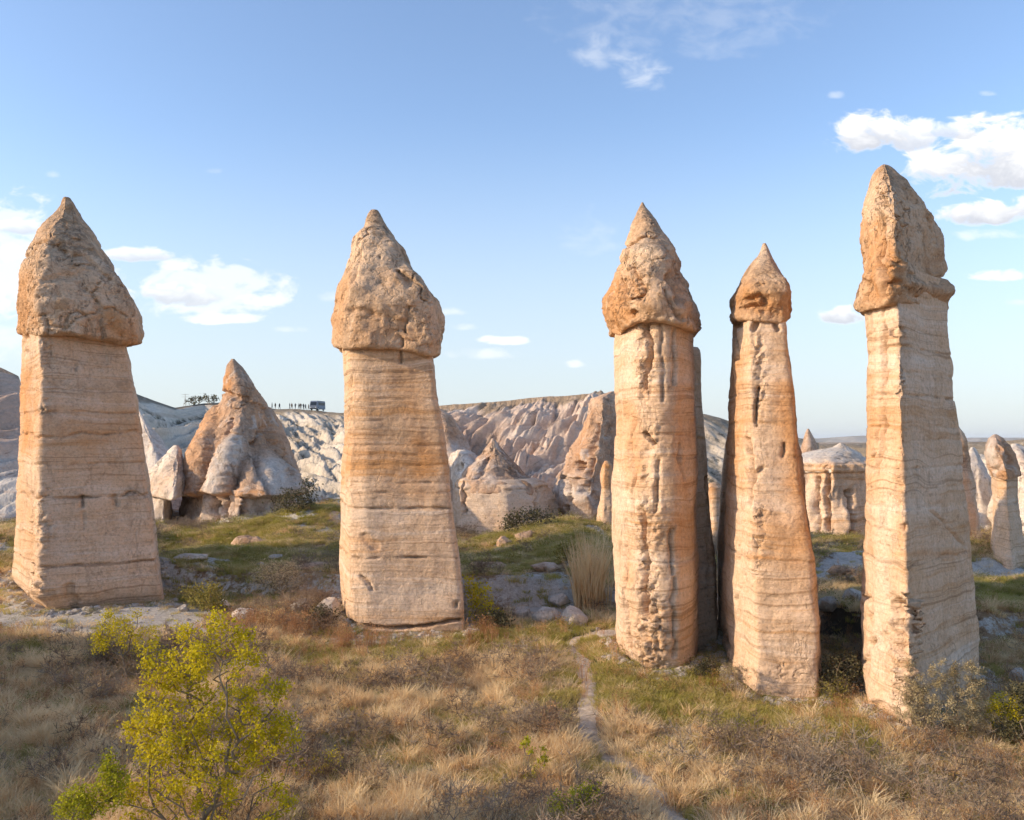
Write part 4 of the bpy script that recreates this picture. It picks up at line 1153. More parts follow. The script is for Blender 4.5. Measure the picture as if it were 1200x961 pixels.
# cliff block between the fourth and fifth chimneys
rock_thing('rock_butte', 'grey fluted cliff block with pale sloping top seen between the two right chimneys', 'rock butte', 980, 90, [
    dict(name='rock_cap', poly=[(905, 100), (925, 90), (980, 86), (1030, 88), (1050, 98), (980, 108)],
         sil=[(519, 984, 987), (524, 976, 994), (530, 945, 1004), (535, 922, 1010), (541, 920, 1028), (548, 920, 1029), (556, 920, 1029)], mt=M_WHITE, rimline=[(905, 553), (980, 553), (1050, 553)], cap=True, nq=240, nz=60, noise=(.25, 2.6), lobes=(9, .4, .6), corner=.03, seed=2.1, under=.4,
         stains=[('orange', [(925, 545), (1030, 546)], 3.5, .8), ('lichen_and_dark', [(988, 524), (1000, 540)], 8, .5)]),
    dict(name='rock_wall', poly=[(915, 98), (930, 91), (980, 87.5), (1025, 89), (1042, 97), (980, 106)],
         sil=[(539, 930, 1020), (542, 916, 1034), (549, 916, 1034), (552, 919, 1031), (600, 917, 1033), (628, 912, 1038), (655, 900, 1045), (680, 890, 1050)], mt=M_SHAFT, nq=300, nz=110, closed_top=False, noise=(.3, 2.5), strata=.05, corner=.02, flute=1.6, seed=8.9,
         feats=[('crack', [(967, 548), (968, 620)], 3.0, 1.4), ('crack', [(996, 575), (998, 630)], 3, .8), ('crack', [(955, 560), (958, 630)], 1.6, .6), ('bulge', [(990, 600), (988, 630)], 6, .8)], stains=[('pale', [(945, 560), (950, 640)], 16, .6), ('lichen_and_dark', [(975, 575), (1000, 575)], 5, .5)]),
])
rock_thing('rock_tip', 'tiny pointed brown tip poking up on the skyline right of the fourth chimney', 'rock cone', 947, 108, [
    dict(poly=[(938, 109), (944, 107), (952, 107), (958, 109), (948, 112)], sil=[(502.5, 946, 948), (508, 943.5, 951), (516, 941, 955), (524, 938, 958), (545, 932, 964)], mt=M_BROWN, nq=70, nz=40, noise=(.15, 1.2), corner=.08, seed=.9)])
# right of the fifth chimney
rock_thing('rock_pillar', 'grey brown rock pillar half hidden behind the right edge of the tallest chimney', 'rock pillar', 1125, 66, [
    dict(poly=[(1095, 70), (1105, 64.5), (1150, 65.5), (1152, 71), (1120, 74)], sil=[(500, 1118, 1124), (508, 1112, 1130), (520, 1106, 1134), (535, 1104, 1138), (548, 1106, 1138), (570, 1102, 1142), (610, 1098, 1147), (650, 1094, 1152), (680, 1090, 1156)],
         mt=M_SHAFT, nq=130, nz=150, noise=(.25, 1.6), corner=.04, seed=7.9, stains=[('lichen_and_dark', [(1132, 530), (1134, 545)], 8, .6), ('orange', [(1128, 525)], 12, .4)])])
rock_thing('fairy_chimney', 'small distant chimney with brown head standing at the right edge', 'fairy chimney', 1178, 60, [
    dict(name='rock_cap', poly=[(1155, 63), (1162, 59), (1180, 57.5), (1198, 60), (1190, 65)],
         sil=[(509, 1164, 1169), (513, 1158, 1176), (522, 1154, 1184), (532, 1153.5, 1189), (545, 1156, 1194), (556, 1160, 1196), (562, 1161, 1196)], mt=M_BROWN, rimline=[(1150, 552), (1175, 560), (1200, 556)], cap=True, nq=130, nz=80, noise=(.22, 1.2), corner=.04, lobes=(5, .3, .5), seed=3.3, under=.25,
         feats=[('crack', [(1168, 525), (1166, 550)], 2, .3), ('crack', [(1180, 520), (1186, 545)], 2, .3)], stains=[('orange', [(1176, 530), (1180, 555)], 13, .6), ('pale', [(1160, 515), (1158, 540)], 8, .8)]),
    dict(name='rock_shaft', poly=[(1160, 63), (1165, 59.5), (1182, 58.3), (1196, 60), (1190, 65)],
         sil=[(545, 1163, 1190), (562, 1162, 1192), (590, 1163, 1193), (600, 1162, 1195), (630, 1160, 1199), (660, 1158, 1204), (690, 1154, 1210)], mt=M_SHAFT, nq=120, nz=120, closed_top=False, noise=(.16, 1.2), corner=.03, seed=5.1, strata=.05,
         feats=[('rough', [(1166, 580), (1168, 600)], 4, .2)], levels=[(590, .15, 1, 3), (605, .1, 1, 2)]),
])
rock_thing('rock_cone', 'pale ribbed cone cut by the right edge of the picture behind the small chimney', 'rock cone', 1215, 84, [
    dict(poly=[(1170, 90), (1190, 82), (1220, 80), (1260, 84), (1250, 94), (1200, 96)], sil=[(520, 1186, 1194), (526, 1180, 1204), (540, 1176, 1222), (560, 1174, 1240), (600, 1170, 1256), (660, 1160, 1266)], mt=M_WHITE, nq=160, nz=120, noise=(.45, 2.6), lobes=(9, 1.3, .7), corner=.04, seed=9.4,
         stains=[('orange', [(1200, 540), (1215, 560)], 14, .3)])])
rock_thing('rock_outcrop', 'small pale ribbed knoll between the tallest chimney and the small distant one', 'rock outcrop', 1140, 96, [
    dict(poly=[(1105, 100), (1125, 94), (1150, 93), (1170, 98), (1140, 104)], sil=[(524, 1138, 1142), (532, 1130, 1148), (545, 1122, 1156), (575, 1112, 1168), (620, 1100, 1184)], mt=M_WHITE, nq=120, nz=80, noise=(.4, 2.2), lobes=(7, 1., .7), corner=.05, seed=5.2)])


# ------------------------------------------------------------------ plants
def inside(x, y, poly):
    r = np.zeros(x.shape, bool)
    n = len(poly)
    for i in range(n):
        (x1, y1), (x2, y2) = poly[i], poly[(i + 1) % n]
        c = ((y1 > y) != (y2 > y)) & (x < (x2 - x1) * (y - y1) / (y2 - y1 + 1e-12) + x1)
        r ^= c
    return r


def blades(n, hgt, spread, width, lean, curl=.5, seed=0, hv=.5, up=0.):
    """n tapering bent blades from one root: returns verts, quads, shade"""
    r = np.random.RandomState(seed)
    a = r.rand(n) * 2 * np.pi
    d = np.sqrt(r.rand(n)) * spread
    rx, ry = np.cos(a) * d, np.sin(a) * d
    la = a + r.randn(n) * .7
    h = hgt * (1 - hv + hv * r.rand(n) * 1.3)
    ln = lean * (.3 + r.rand(n)) * h
    wa = r.rand(n) * np.pi * 2
    wx, wy = np.cos(wa) * width / 2, np.sin(wa) * width / 2
    V, S = [], []
    for k, (t, w) in enumerate(((0, 1.0), (.5, .85), (1.0, .25))):
        b = t ** (1 + curl)
        x = rx + np.cos(la) * ln * b
        y = ry + np.sin(la) * ln * b
        z = h * (t - .22 * curl * t * t) + up - (.06 if t == 0 else 0)
        V.append(np.stack([x - wx * w, y - wy * w, z], -1))
        V.append(np.stack([x + wx * w, y + wy * w, z], -1))
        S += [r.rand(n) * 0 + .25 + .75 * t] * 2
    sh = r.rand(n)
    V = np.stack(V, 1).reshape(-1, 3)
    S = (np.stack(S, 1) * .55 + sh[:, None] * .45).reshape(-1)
    i = np.arange(n)[:, None] * 6
    Fq = np.concatenate([i + [0, 1, 3, 2], i + [2, 3, 5, 4]])
    return V, Fq, S


def join(*gs):
    V, Fq, S, o = [], [], [], 0
    for v, f, s in gs:
        V.append(v)
        Fq.append(f + o)
        S.append(s)
        o += len(v)
    return np.vstack(V), np.vstack(Fq), np.concatenate(S)


def leaves(P, size, seed, n_per=1, spread=.1, flat=.6):
    """small bent leaf quads about the points P"""
    r = np.random.RandomState(seed)
    P = np.repeat(P, n_per, 0)
    n = len(P)
    C = P + r.randn(n, 3) * spread
    a = r.randn(n, 3)
    a /= np.linalg.norm(a, axis=1)[:, None]
    b = np.cross(a, r.randn(n, 3))
    b /= np.linalg.norm(b, axis=1)[:, None] + 1e-9
    s = size * (.55 + .8 * r.rand(n))[:, None]
    V = np.stack([C - a * s * .5, C + b * s * flat * .5, C + a * s * .5, C - b * s * flat * .5], 1)
    return V.reshape(-1, 3), np.arange(n * 4).reshape(n, 4), np.repeat(r.rand(n) * .8 + .1, 4)


def tubes(segs, k=5, seed=0):
    """segs: (p0, p1, r0, r1)"""
    A = np.array([s[0] for s in segs], float)
    B = np.array([s[1] for s in segs], float)
    ra, rb = np.array([s[2] for s in segs]), np.array([s[3] for s in segs])
    d = B - A
    d /= np.linalg.norm(d, axis=1)[:, None] + 1e-9
    ref = np.where(np.abs(d[:, 2:3]) > .9, [[1., 0, 0]], [[0, 0, 1.]])
    u = np.cross(d, ref)
    u /= np.linalg.norm(u, axis=1)[:, None] + 1e-9
    v = np.cross(d, u)
    ang = np.arange(k) * 2 * np.pi / k
    ca, sa = np.cos(ang)[None, :, None], np.sin(ang)[None, :, None]
    off = u[:, None] * ca + v[:, None] * sa
    V = np.concatenate([A[:, None] + off * ra[:, None, None], B[:, None] + off * rb[:, None, None]], 1)
    n = len(segs)
    j = np.arange(k)
    f = np.stack([j, (j + 1) % k, k + (j + 1) % k, k + j], -1)
    Fq = (np.arange(n)[:, None, None] * 2 * k + f[None]).reshape(-1, 4)
    r = np.random.RandomState(seed)
    return V.reshape(-1, 3), Fq, np.repeat(r.rand(n) * .5 + .25, 2 * k)


def grow(base, targets, r0, seed, wig=.08, stems=1):
    """joins every target to the nearest branch point closer to the root"""
    r = np.random.RandomState(seed)
    base = np.array(base, float)
    T = np.array(targets, float)
    d = np.linalg.norm(T - base, axis=1)
    T = T[np.argsort(d)]
    nodes, par, dist = [base], [-1], [0.0]
    for t in T:
        N_ = np.array(nodes)
        dd = np.linalg.norm(N_ - t, axis=1) + .25 * np.array(dist) * 0 + np.where(N_[:, 2] > t[2] + .1, 1.0, 0)
        i = int(np.argmin(dd + .32 * np.array(dist)))
        p = N_[i]
        L = np.linalg.norm(t - p)
        m = max(1, int(L / .35))
        cur = i
        for k in range(1, m + 1):
            f = k / m
            q = p + (t - p) * f
            q[2] += .12 * L * math.sin(f * math.pi)
            if k < m:
                q = q + r.randn(3) * wig * min(1, L)
            nodes.append(q)
            par.append(cur)
            dist.append(dist[cur] + L / m)
            cur = len(nodes) - 1
    n = len(nodes)
    load = np.zeros(n)
    has = np.zeros(n, bool)
    for i in range(1, n):
        has[par[i]] = True
    for i in range(n - 1, 0, -1):
        load[i] += 0 if has[i] else 1
        load[par[i]] += load[i]
    rad = r0 * (np.maximum(load, 1) / max(load[0], 1)) ** .45
    segs = [(nodes[par[i]], nodes[i], rad[par[i]] if par[i] else rad[i] * 1.1, rad[i]) for i in range(1, n)]
    tips = np.array([nodes[i] for i in range(n) if not has[i]])
    fine = np.array([nodes[i] for i in range(1, n) if load[i] <= 2])
    return segs, tips, fine


def geo_mesh(name, g, mt, smooth=True):
    V, Fq, S = g
    return mesh(name, V, Fq, mt, smooth, {'shade': S})


def ray_ground(px, py, lo=19.0):
    """distance at which the land first reaches this row below the picture's column px"""
    Y = np.linspace(lo, 150, 1500)
    row = HZ - F * (G(W(px, Y), Y) - H) / Y
    i = np.argmax(row <= py)
    return float(Y[i]) if row[i] <= py else 110.0


def shrub(name, label, cat, px, Y, blobs, leafmat, nt=60, leaf=.06, nleaf=1500, spread=.08, r0=.03, seed=0, depth=.6, bark=M_BARK, group=None, flat=.6, wig=.08, crown='crown', twigs=0, foot=None):
    """blobs: (cx, cy, rx, ry, weight) of the crown in the picture's pixels, at distance Y"""
    r = np.random.RandomState(seed)
    foot = foot or max(q[1] + q[3] for q in blobs)
    if foot < 940:
        Y = ray_ground(px, foot)
    x0 = W(px, Y)
    b = np.array([x0, Y, float(G(x0, Y))])
    T = []
    wsum = sum(q[4] for q in blobs)
    for cx, cy, rx, ry, w in blobs:
        for _ in range(max(2, int(nt * w / wsum))):
            v = r.randn(3)
            v /= np.linalg.norm(v)
            v *= r.rand() ** .4
            T.append((W(cx + v[0] * rx, Y) - b[0], v[1] * rx / F * Y * depth, zat(cy + v[2] * ry, Y) - b[2]))
    T = [t for t in T if t[2] > .08]
    t = empty(name, tuple(b), label, cat, group)
    segs, tips, fine = grow((0, 0, -.08), T, r0, seed, wig)
    link('trunk', geo_mesh('trunk', tubes(segs, 5, seed), bark), t)
    if nleaf:
        P = np.vstack([tips] * 3 + [fine])
        P = P[r.randint(0, len(P), nleaf)]
        c = link(crown, geo_mesh(crown, leaves(P, leaf, seed, 1, spread, flat), leafmat, False), t)
        c['kind'] = 'stuff'
    if twigs:
        P = np.vstack([tips, fine])
        P = P[r.randint(0, len(P), twigs)]
        q = P + r.randn(twigs, 3) * [.16, .16, .10] + [0, 0, .10]
        tw = link('twigs', geo_mesh('twigs', tubes([(a, c_, .006, .003) for a, c_ in zip(P, q)], 3, seed), bark), t)
        tw['kind'] = 'stuff'
    return t


shrub('small_tree', 'bushy young tree with fresh yellow green leaves in the lower left foreground', 'tree', 235, 21.0,
      [(240, 870, 82, 80, 5), (255, 775, 50, 48, 1.8), (205, 790, 30, 30, .8), (185, 850, 34, 40, .8), (310, 870, 40, 45, 1.0), (165, 935, 45, 30, .6), (320, 815, 22, 30, .4), (170, 770, 10, 26, .2), (250, 730, 10, 14, .1), (215, 745, 12, 16, .15),
       (270, 950, 80, 50, 1.5)],
      M_LEAF, nt=420, leaf=.080, nleaf=20000, spread=.11, r0=.10, seed=3, depth=.7, twigs=500, wig=.05)
shrub('small_tree', 'small yellow leaved sapling with dark thin trunk behind the bushy tree', 'tree', 147, 34.0,
      [(140, 745, 30, 24, 2), (172, 752, 16, 20, .8), (118, 752, 14, 10, .5), (128, 722, 6, 8, .2), (160, 722, 6, 8, .2)], M_LEAF, nt=110, leaf=.085, nleaf=3000, spread=.12, r0=.05, seed=8, wig=.05, foot=800)
shrub('bush', 'low yellow green sprays cut by the bottom edge left of the young tree', 'bush', 110, 20.2,
      [(95, 945, 26, 24, 1), (135, 925, 20, 20, .8), (128, 900, 6, 16, .3)], M_LEAFG, nt=90, leaf=.07, nleaf=3600, spread=.10, r0=.03, seed=12, twigs=80)
shrub('bush', 'sparse sprig of yellow green leaves right of the young tree', 'bush', 385, 25.0,
      [(385, 892, 28, 14, 1), (365, 905, 20, 10, .5)], M_LEAF, nt=26, leaf=.06, nleaf=380, spread=.09, r0=.02, seed=13)
shrub('bush', 'upright bright green sprig in the dry grass left of the path', 'bush', 632, 25.6,
      [(618, 880, 8, 18, 1), (640, 892, 10, 16, .8), (628, 905, 14, 10, .5)], M_LEAFG, nt=30, leaf=.07, nleaf=700, spread=.05, r0=.02, seed=14)
shrub('bush', 'round bright green bush at the bottom edge beside the path', 'bush', 678, 22.4,
      [(668, 945, 30, 22, 1), (692, 930, 14, 14, .4)], M_LEAFG, nt=50, leaf=.06, nleaf=1500, spread=.09, r0=.03, seed=15)
shrub('bush', 'sparse bare grey branches with straw at the bottom edge left of the path', 'bush', 640, 23.0,
      [(620, 930, 40, 28, 1), (690, 922, 40, 16, .6)], M_GREY, nt=70, leaf=.05, nleaf=0, r0=.022, seed=16, wig=.12, twigs=420, bark=M_GREY)
shrub('bush', 'pale grey green shrub with upright flower spikes against the tallest chimney', 'bush', 1105, 28.6,
      [(1105, 830, 48, 30, 3), (1133, 805, 18, 34, 1), (1100, 795, 12, 22, .6), (1080, 812, 12, 22, .6), (1145, 800, 8, 26, .4), (1150, 840, 26, 24, .8), (1117, 790, 6, 18, .3)],
      M_SAGE, nt=300, leaf=.06, nleaf=13000, spread=.07, r0=.03, seed=17, twigs=900, flat=.4)
shrub('bush', 'thin upright pale shrub against the front corner of the tallest chimney', 'bush', 1064, 29.0,
      [(1066, 800, 9, 34, 1), (1058, 825, 12, 22, .8), (1078, 835, 10, 18, .5)], M_SAGE, nt=100, leaf=.05, nleaf=3200, spread=.06, r0=.02, seed=18, twigs=200, flat=.4)
shrub('bush', 'bright yellow green bush at the right edge with bare stems below', 'bush', 1178, 27.2,
      [(1182, 835, 26, 24, 2), (1205, 850, 22, 20, 1), (1165, 838, 10, 10, .3)], M_LEAF, nt=120, leaf=.06, nleaf=5200, spread=.09, r0=.03, seed=19)
shrub('bush', 'dark green bush behind the bright yellow one at the right edge', 'bush', 1200, 29.4,
      [(1204, 815, 22, 16, 1), (1200, 850, 34, 26, 1.3)], M_DARKB, nt=70, leaf=.09, nleaf=3200, spread=.12, r0=.03, seed=20)
shrub('bush', 'small twiggy tan shrub at the foot of the fourth chimney', 'bush', 862, 33.0,
      [(860, 792, 18, 16, 1), (850, 805, 20, 10, .5)], M_SAGE, nt=60, leaf=.05, nleaf=900, spread=.07, r0=.02, seed=21, twigs=260)
shrub('bush', 'yellow bush against the right foot of the second chimney', 'bush', 560, 50.5,
      [(560, 705, 16, 24, 1), (572, 720, 14, 12, .5), (550, 690, 8, 12, .3)], M_LEAF, nt=60, leaf=.13, nleaf=1500, spread=.16, r0=.04, seed=22)
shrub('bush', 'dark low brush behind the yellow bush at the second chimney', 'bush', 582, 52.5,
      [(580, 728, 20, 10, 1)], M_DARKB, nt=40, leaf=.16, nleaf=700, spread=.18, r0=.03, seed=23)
shrub('bush', 'large round straw coloured bush in the grass between the two left chimneys', 'bush', 330, 57,
      [(328, 676, 32, 18, 1)], M_DRY, nt=120, leaf=.16, nleaf=3600, spread=.22, r0=.05, seed=24, flat=.16, twigs=700, bark=M_GREY)
shrub('bush', 'grey bare bush with dark hollow under the straw coloured one', 'bush', 322, 53,
      [(320, 712, 42, 16, 1), (352, 705, 26, 14, .5)], M_GREY, nt=120, leaf=.13, nleaf=2000, spread=.2, r0=.04, seed=25, flat=.16, twigs=900, bark=M_GREY)
shrub('bush', 'dark olive bush between the grey bush and the second chimney', 'bush', 376, 50.5,
      [(378, 722, 18, 14, 1)], M_DARKB, nt=50, leaf=.13, nleaf=1100, spread=.16, r0=.03, seed=26)
shrub('bush', 'soft green bush in the grass right of the leftmost chimney', 'bush', 236, 56,
      [(238, 700, 24, 16, 1)], M_OLIVE, nt=60, leaf=.14, nleaf=1500, spread=.22, r0=.04, seed=27)
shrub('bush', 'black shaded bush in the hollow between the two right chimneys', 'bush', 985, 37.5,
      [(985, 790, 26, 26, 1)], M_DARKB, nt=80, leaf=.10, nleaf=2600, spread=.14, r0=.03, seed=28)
shrub('bush', 'olive brush low in the gap right of the fourth chimney', 'bush', 982, 34.5,
      [(978, 808, 24, 12, 1)], M_OLIVE, nt=50, leaf=.07, nleaf=900, spread=.12, r0=.02, seed=29, twigs=200)
shrub('bush', 'dark scrub creeping up the foot of the tall cone', 'bush', 348, 80,
      [(345, 588, 24, 12, 1), (362, 575, 12, 14, .4)], M_DARKB, nt=80, leaf=.2, nleaf=1500, spread=.3, r0=.05, seed=30)
shrub('bush', 'dark scrub on the knoll in front of the flat fronted butte', 'bush', 620, 82,
      [(625, 607, 26, 8, 1), (600, 613, 12, 7, .4)], M_DARKB, nt=80, leaf=.2, nleaf=1400, spread=.3, r0=.05, seed=31)
shrub('bush', 'brown scrub by the narrow pillar foot left of the middle chimney', 'bush', 665, 66,
      [(668, 648, 18, 10, 1)], M_OLIVE, nt=50, leaf=.16, nleaf=900, spread=.2, r0=.04, seed=32)
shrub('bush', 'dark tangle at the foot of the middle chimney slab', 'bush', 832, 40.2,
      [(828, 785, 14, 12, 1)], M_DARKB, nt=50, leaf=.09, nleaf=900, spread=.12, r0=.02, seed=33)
for i, (px, py, rx) in enumerate([(225, 470, 4), (233, 471, 5), (243, 471, 5), (251, 472, 3)]):
    i0 = int(np.argmin(abs(RIM[0] - px)))
    Yk = float(RIM[2][i0])
    x0 = W(px, Yk)
    t = empty('bush', (x0, Yk, float(RIM[3][i0])), 'tiny dark skyline bush, ' + ['nearest the mast', 'second from the mast', 'third from the mast', 'nearest the tall cone tip'][i], 'bush', 'bushes on the skyline')
    g, T, f = grow((0, 0, -.3), RS.randn(24, 3) * [rx * .12, .6, .45] + [0, 0, 1.1], .08, i)
    link('trunk', geo_mesh('trunk', tubes(g, 4, i), M_BARK), t)
    link('crown', geo_mesh('crown', leaves(T, .45, i, 12, .3), M_DARKB, False), t)['kind'] = 'stuff'

# reeds by the third chimney
t = empty('reed_clump', (W(692, 52), 52, float(G(W(692, 52), 52))), 'tall pale reed clump left of the middle chimney', 'reeds')
g = join(*[tuple(a if k else a + [RS.randn() * .55, RS.randn() * .4, 0] for k, a in enumerate(blades(60, 4.2 + RS.rand(), .35, .035, .22, .6, 50 + i, .6))) for i in range(16)])
link('blades', geo_mesh('blades', g, M_DRY, False), t)['kind'] = 'stuff'


# ------------------------------------------------------------------ boulders
def boulder(label, px, Y, wpx, hpx, mt, seed, group=None, sink=.3, dz=0):
    nq, nr = 44, 26
    th, ph = np.meshgrid(np.linspace(0, 2 * np.pi, nq, endpoint=False), np.linspace(.02, np.pi - .02, nr))
    dx, dy, dz_ = np.sin(ph) * np.cos(th), np.sin(ph) * np.sin(th), np.cos(ph)
    r = 1 + .30 * fbm(dx * 1.1 + seed, dy * 1.1, dz_ * 1.1, 3) + .10 * fbm(dx * 4, dy * 4 + seed, dz_ * 4, 3)
    # knock flats off it
    rr = np.random.RandomState(int(seed * 10))
    for _ in range(16):
        n = rr.randn(3)
        n /= np.linalg.norm(n)
        c = dx * n[0] + dy * n[1] + dz_ * n[2]
        r = np.minimum(r, np.where(c > .05, (.70 + .16 * (_ % 5) / 4) / np.maximum(c, .05), 9))
    w, h = wpx / F * Y / 2, hpx / F * Y
    V = np.stack([dx * r * w, dy * r * w * .8, dz_ * r * h * .62 + h * (.5 - sink)], -1).reshape(-1, 3)
    x0 = W(px, Y)
    z0 = float(G(x0, Y)) + dz
    o = link('boulder', mesh('boulder', V, grid_faces(nr, nq, True)[:, ::-1], mt, True), None, (x0, Y, z0))
    return tag(o, label, 'boulder', group)


for k, (lab, px, py, w, h, mt) in enumerate([
        ('large pale boulder under the bank with a yellow bush on its left', 672, 731, 34, 26, M_STONE),
        ('grey white boulder in the bank between the yellow bush and the large pale boulder', 640, 728, 36, 24, M_STONE),
        ('low grey boulder beside the yellow bush at the second chimney', 612, 724, 30, 18, M_STONE),
        ('flat pale slab lying above the large pale boulder', 655, 706, 30, 14, M_STONE),
        ('white boulder tucked against the left foot of the second chimney', 385, 722, 30, 28, M_WHITE),
        ('grey boulder half hidden by the bare grey bush', 352, 716, 30, 18, M_STONE),
        ('white jagged boulder left of the dark hollow', 286, 726, 30, 18, M_WHITE),
        ('small white boulder in the grass above the pale shelf', 262, 712, 18, 12, M_WHITE),
        ('small grey boulder next to the soft green bush', 215, 716, 16, 10, M_STONE),
        ('bright rounded boulder lying at the right edge above the dark bush', 1192, 800, 24, 26, M_STONE),
        ('pale boulder on the bank in the gap between the two right chimneys', 1000, 706, 34, 20, M_WHITE),
        ('grey ledge boulder beside the fourth chimney in the gap', 972, 714, 30, 18, M_STONE),
        ('flat grey boulder beside the path near the reeds', 712, 744, 34, 6, M_STONE),
        ('small tan boulder on the slope below the flat fronted butte', 590, 640, 20, 14, M_BROWN),
        ('tan boulder in the dry slope under the flat fronted butte', 615, 634, 26, 16, M_BROWN),
        ('small stone in the grass in front of the tan mound', 322, 655, 20, 7, M_STONE),
        ('broad pale ledge on the grassy rise left of the second chimney', 366, 668, 46, 12, M_BROWN),
        ('pale crumbly ledge on the slope between the two left chimneys', 290, 640, 44, 14, M_BROWN),
        ('long low white ledge in the green field right of the leftmost chimney', 225, 655, 40, 9, M_WHITE),
        ('tan ledge on the hummock right of the second chimney', 572, 668, 50, 14, M_BROWN),
        ('pale ledge on the hummock near the scrub left of the middle chimney', 640, 668, 40, 12, M_BROWN),
        ('pink ledge below the small sunlit pillar', 690, 660, 34, 14, M_BROWN),
        ('pale ledge on the dry slope in the gap between the two right chimneys', 985, 672, 40, 12, M_BROWN),
        ('little stone in the grass below the white streaked ledge', 305, 664, 12, 6, M_STONE)]):
    boulder(lab, px, ray_ground(px, py), w, h, mt, 1.7 * k + .4)


# ------------------------------------------------------------------ grasses (too many to count)
def scatter(name, label, P, rot, scl, vid, variants):
    me = bpy.data.meshes.new(name)
    me.vertices.add(len(P))
    me.vertices.foreach_set('co', np.asarray(P, np.float32).ravel())
    for nm, typ, arr in (('rot', 'FLOAT_VECTOR', rot), ('scl', 'FLOAT', scl), ('vid', 'INT', vid)):
        a = me.attributes.new(nm, typ, 'POINT')
        a.data.foreach_set('vector' if typ == 'FLOAT_VECTOR' else 'value', np.asarray(arr, np.int32 if typ == 'INT' else np.float32).ravel())
    o = link(name, me)
    tag(o, label, kind='stuff')
    ng = bpy.data.node_groups.new(name, 'GeometryNodeTree')
    ng.interface.new_socket('Geometry', in_out='INPUT', socket_type='NodeSocketGeometry')
    ng.interface.new_socket('Geometry', in_out='OUTPUT', socket_type='NodeSocketGeometry')
    n, l = ng.nodes, ng.links
    gi, go = n.new('NodeGroupInput'), n.new('NodeGroupOutput')
    ip = n.new('GeometryNodeInstanceOnPoints')
    l.new(gi.outputs[0], ip.inputs['Points'])
    gt = n.new('GeometryNodeGeometryToInstance')
    for v in reversed(variants):
        oi = n.new('GeometryNodeObjectInfo')
        oi.inputs['Object'].default_value = v
        oi.inputs['As Instance'].default_value = True
        l.new(oi.outputs['Geometry'], gt.inputs[0])
    jn = n.new('GeometryNodeJoinGeometry')
    n.remove(gt)
    for v in reversed([x for x in n if x.type == 'OBJECT_INFO']):
        l.new(v.outputs['Geometry'], jn.inputs[0])
    l.new(jn.outputs[0], ip.inputs['Instance'])
    ip.inputs['Pick Instance'].default_value = True
    for nm, typ, sock in (('rot', 'FLOAT_VECTOR', 'Rotation'), ('scl', 'FLOAT', 'Scale'), ('vid', 'INT', 'Instance Index')):
        na = n.new('GeometryNodeInputNamedAttribute')
        na.data_type = typ
        na.inputs[0].default_value = nm
        l.new(na.outputs[0], ip.inputs[sock])
    l.new(ip.outputs[0], go.inputs[0])
    md = o.modifiers.new('scatter', 'NODES')
    md.node_group = ng
    return o


def variant(name, g, mt):
    return bpy.data.objects.new(name, geo_mesh(name, g, mt, False))


def twig_ball(seed, h, w, n):
    r = np.random.RandomState(seed)
    T = r.randn(n, 3) * [w * .45, w * .45, h * .28] + [0, 0, h * .55]
    T = T[T[:, 2] > .05]
    segs, tips, fine = grow((0, 0, -.05), T, .012, seed, .06)
    P = np.vstack([tips, fine])
    P = P[r.randint(0, len(P), n * 4)]
    q = P + r.randn(len(P), 3) * [.07, .07, .05] + [0, 0, .05]
    return join(tubes(segs, 3, seed), tubes([(a, b, .005, .003) for a, b in zip(P, q)], 3, seed))


V_DRY = [variant('dry_tuft', join(blades(64, .60, .20, .019, .75, .7, i, .7), blades(36, .26, .30, .020, 1.4, .5, i + 40, .6)), M_DRY) for i in range(3)]
V_LOW = [variant('straw_mat', blades(90, .20, .34, .014, 1.6, .5, 10 + i, .7), M_DRY) for i in range(2)]
V_TWIG = [variant('twig_clump', twig_ball(20 + i, .55, .5, 50), M_GREY) for i in range(2)]
V_RUST = [variant('rusty_clump', join(blades(22, .95, .22, .014, .22, .4, 30 + i, .5), leaves(np.c_[RS.randn(90, 2) * .16, .45 + RS.rand(90) * .5], .06, i, 1, .03, .5)), M_RUST) for i in range(2)]
V_GRN = [variant('grass_tuft', blades(90, .18, .27, .015, .9, .5, 60 + i, .6), M_GRASS) for i in range(2)]
V_OLV = [variant('weed_clump', leaves(RS.randn(170, 3) * [.20, .20, .09] + [0, 0, .16], .05, i, 1, .02, .5), M_OLIVE) for i in range(2)]


def cover(n, y0, y1, seed, power=1.0):
    r = np.random.RandomState(seed)
    Y = np.sqrt(y0 ** 2 + r.rand(n) * (y1 ** 2 - y0 ** 2))
    X = (r.rand(n) * 1.36 - .68) * Y
    keep = np.ones(n, bool)
    for f in FOOT:
        keep &= ~inside(X, Y, f)
    d = seg_dist(X, Y, PATH_W)
    return X[keep], Y[keep], d[keep], r


def put(name, label, X, Y, r, s0, s1, variants, tilt=.25, far=0.0):
    n = len(X)
    scl = s0 + (s1 - s0) * r.rand(n) ** 1.5
    scl = scl * (1 + far * .35 * np.clip((Y - 35) / 30, 0, 1.5))
    rot = np.c_[r.randn(n, 2) * tilt * .5, r.rand(n) * 6.283]
    return scatter(name, label, np.c_[X, Y, G(X, Y) - .01], rot, scl, r.randint(0, len(variants), n), variants)


def zn(X, Y):
    z = zones(X, Y)
    return z[:, 0], z[:, 1], z[:, 2]


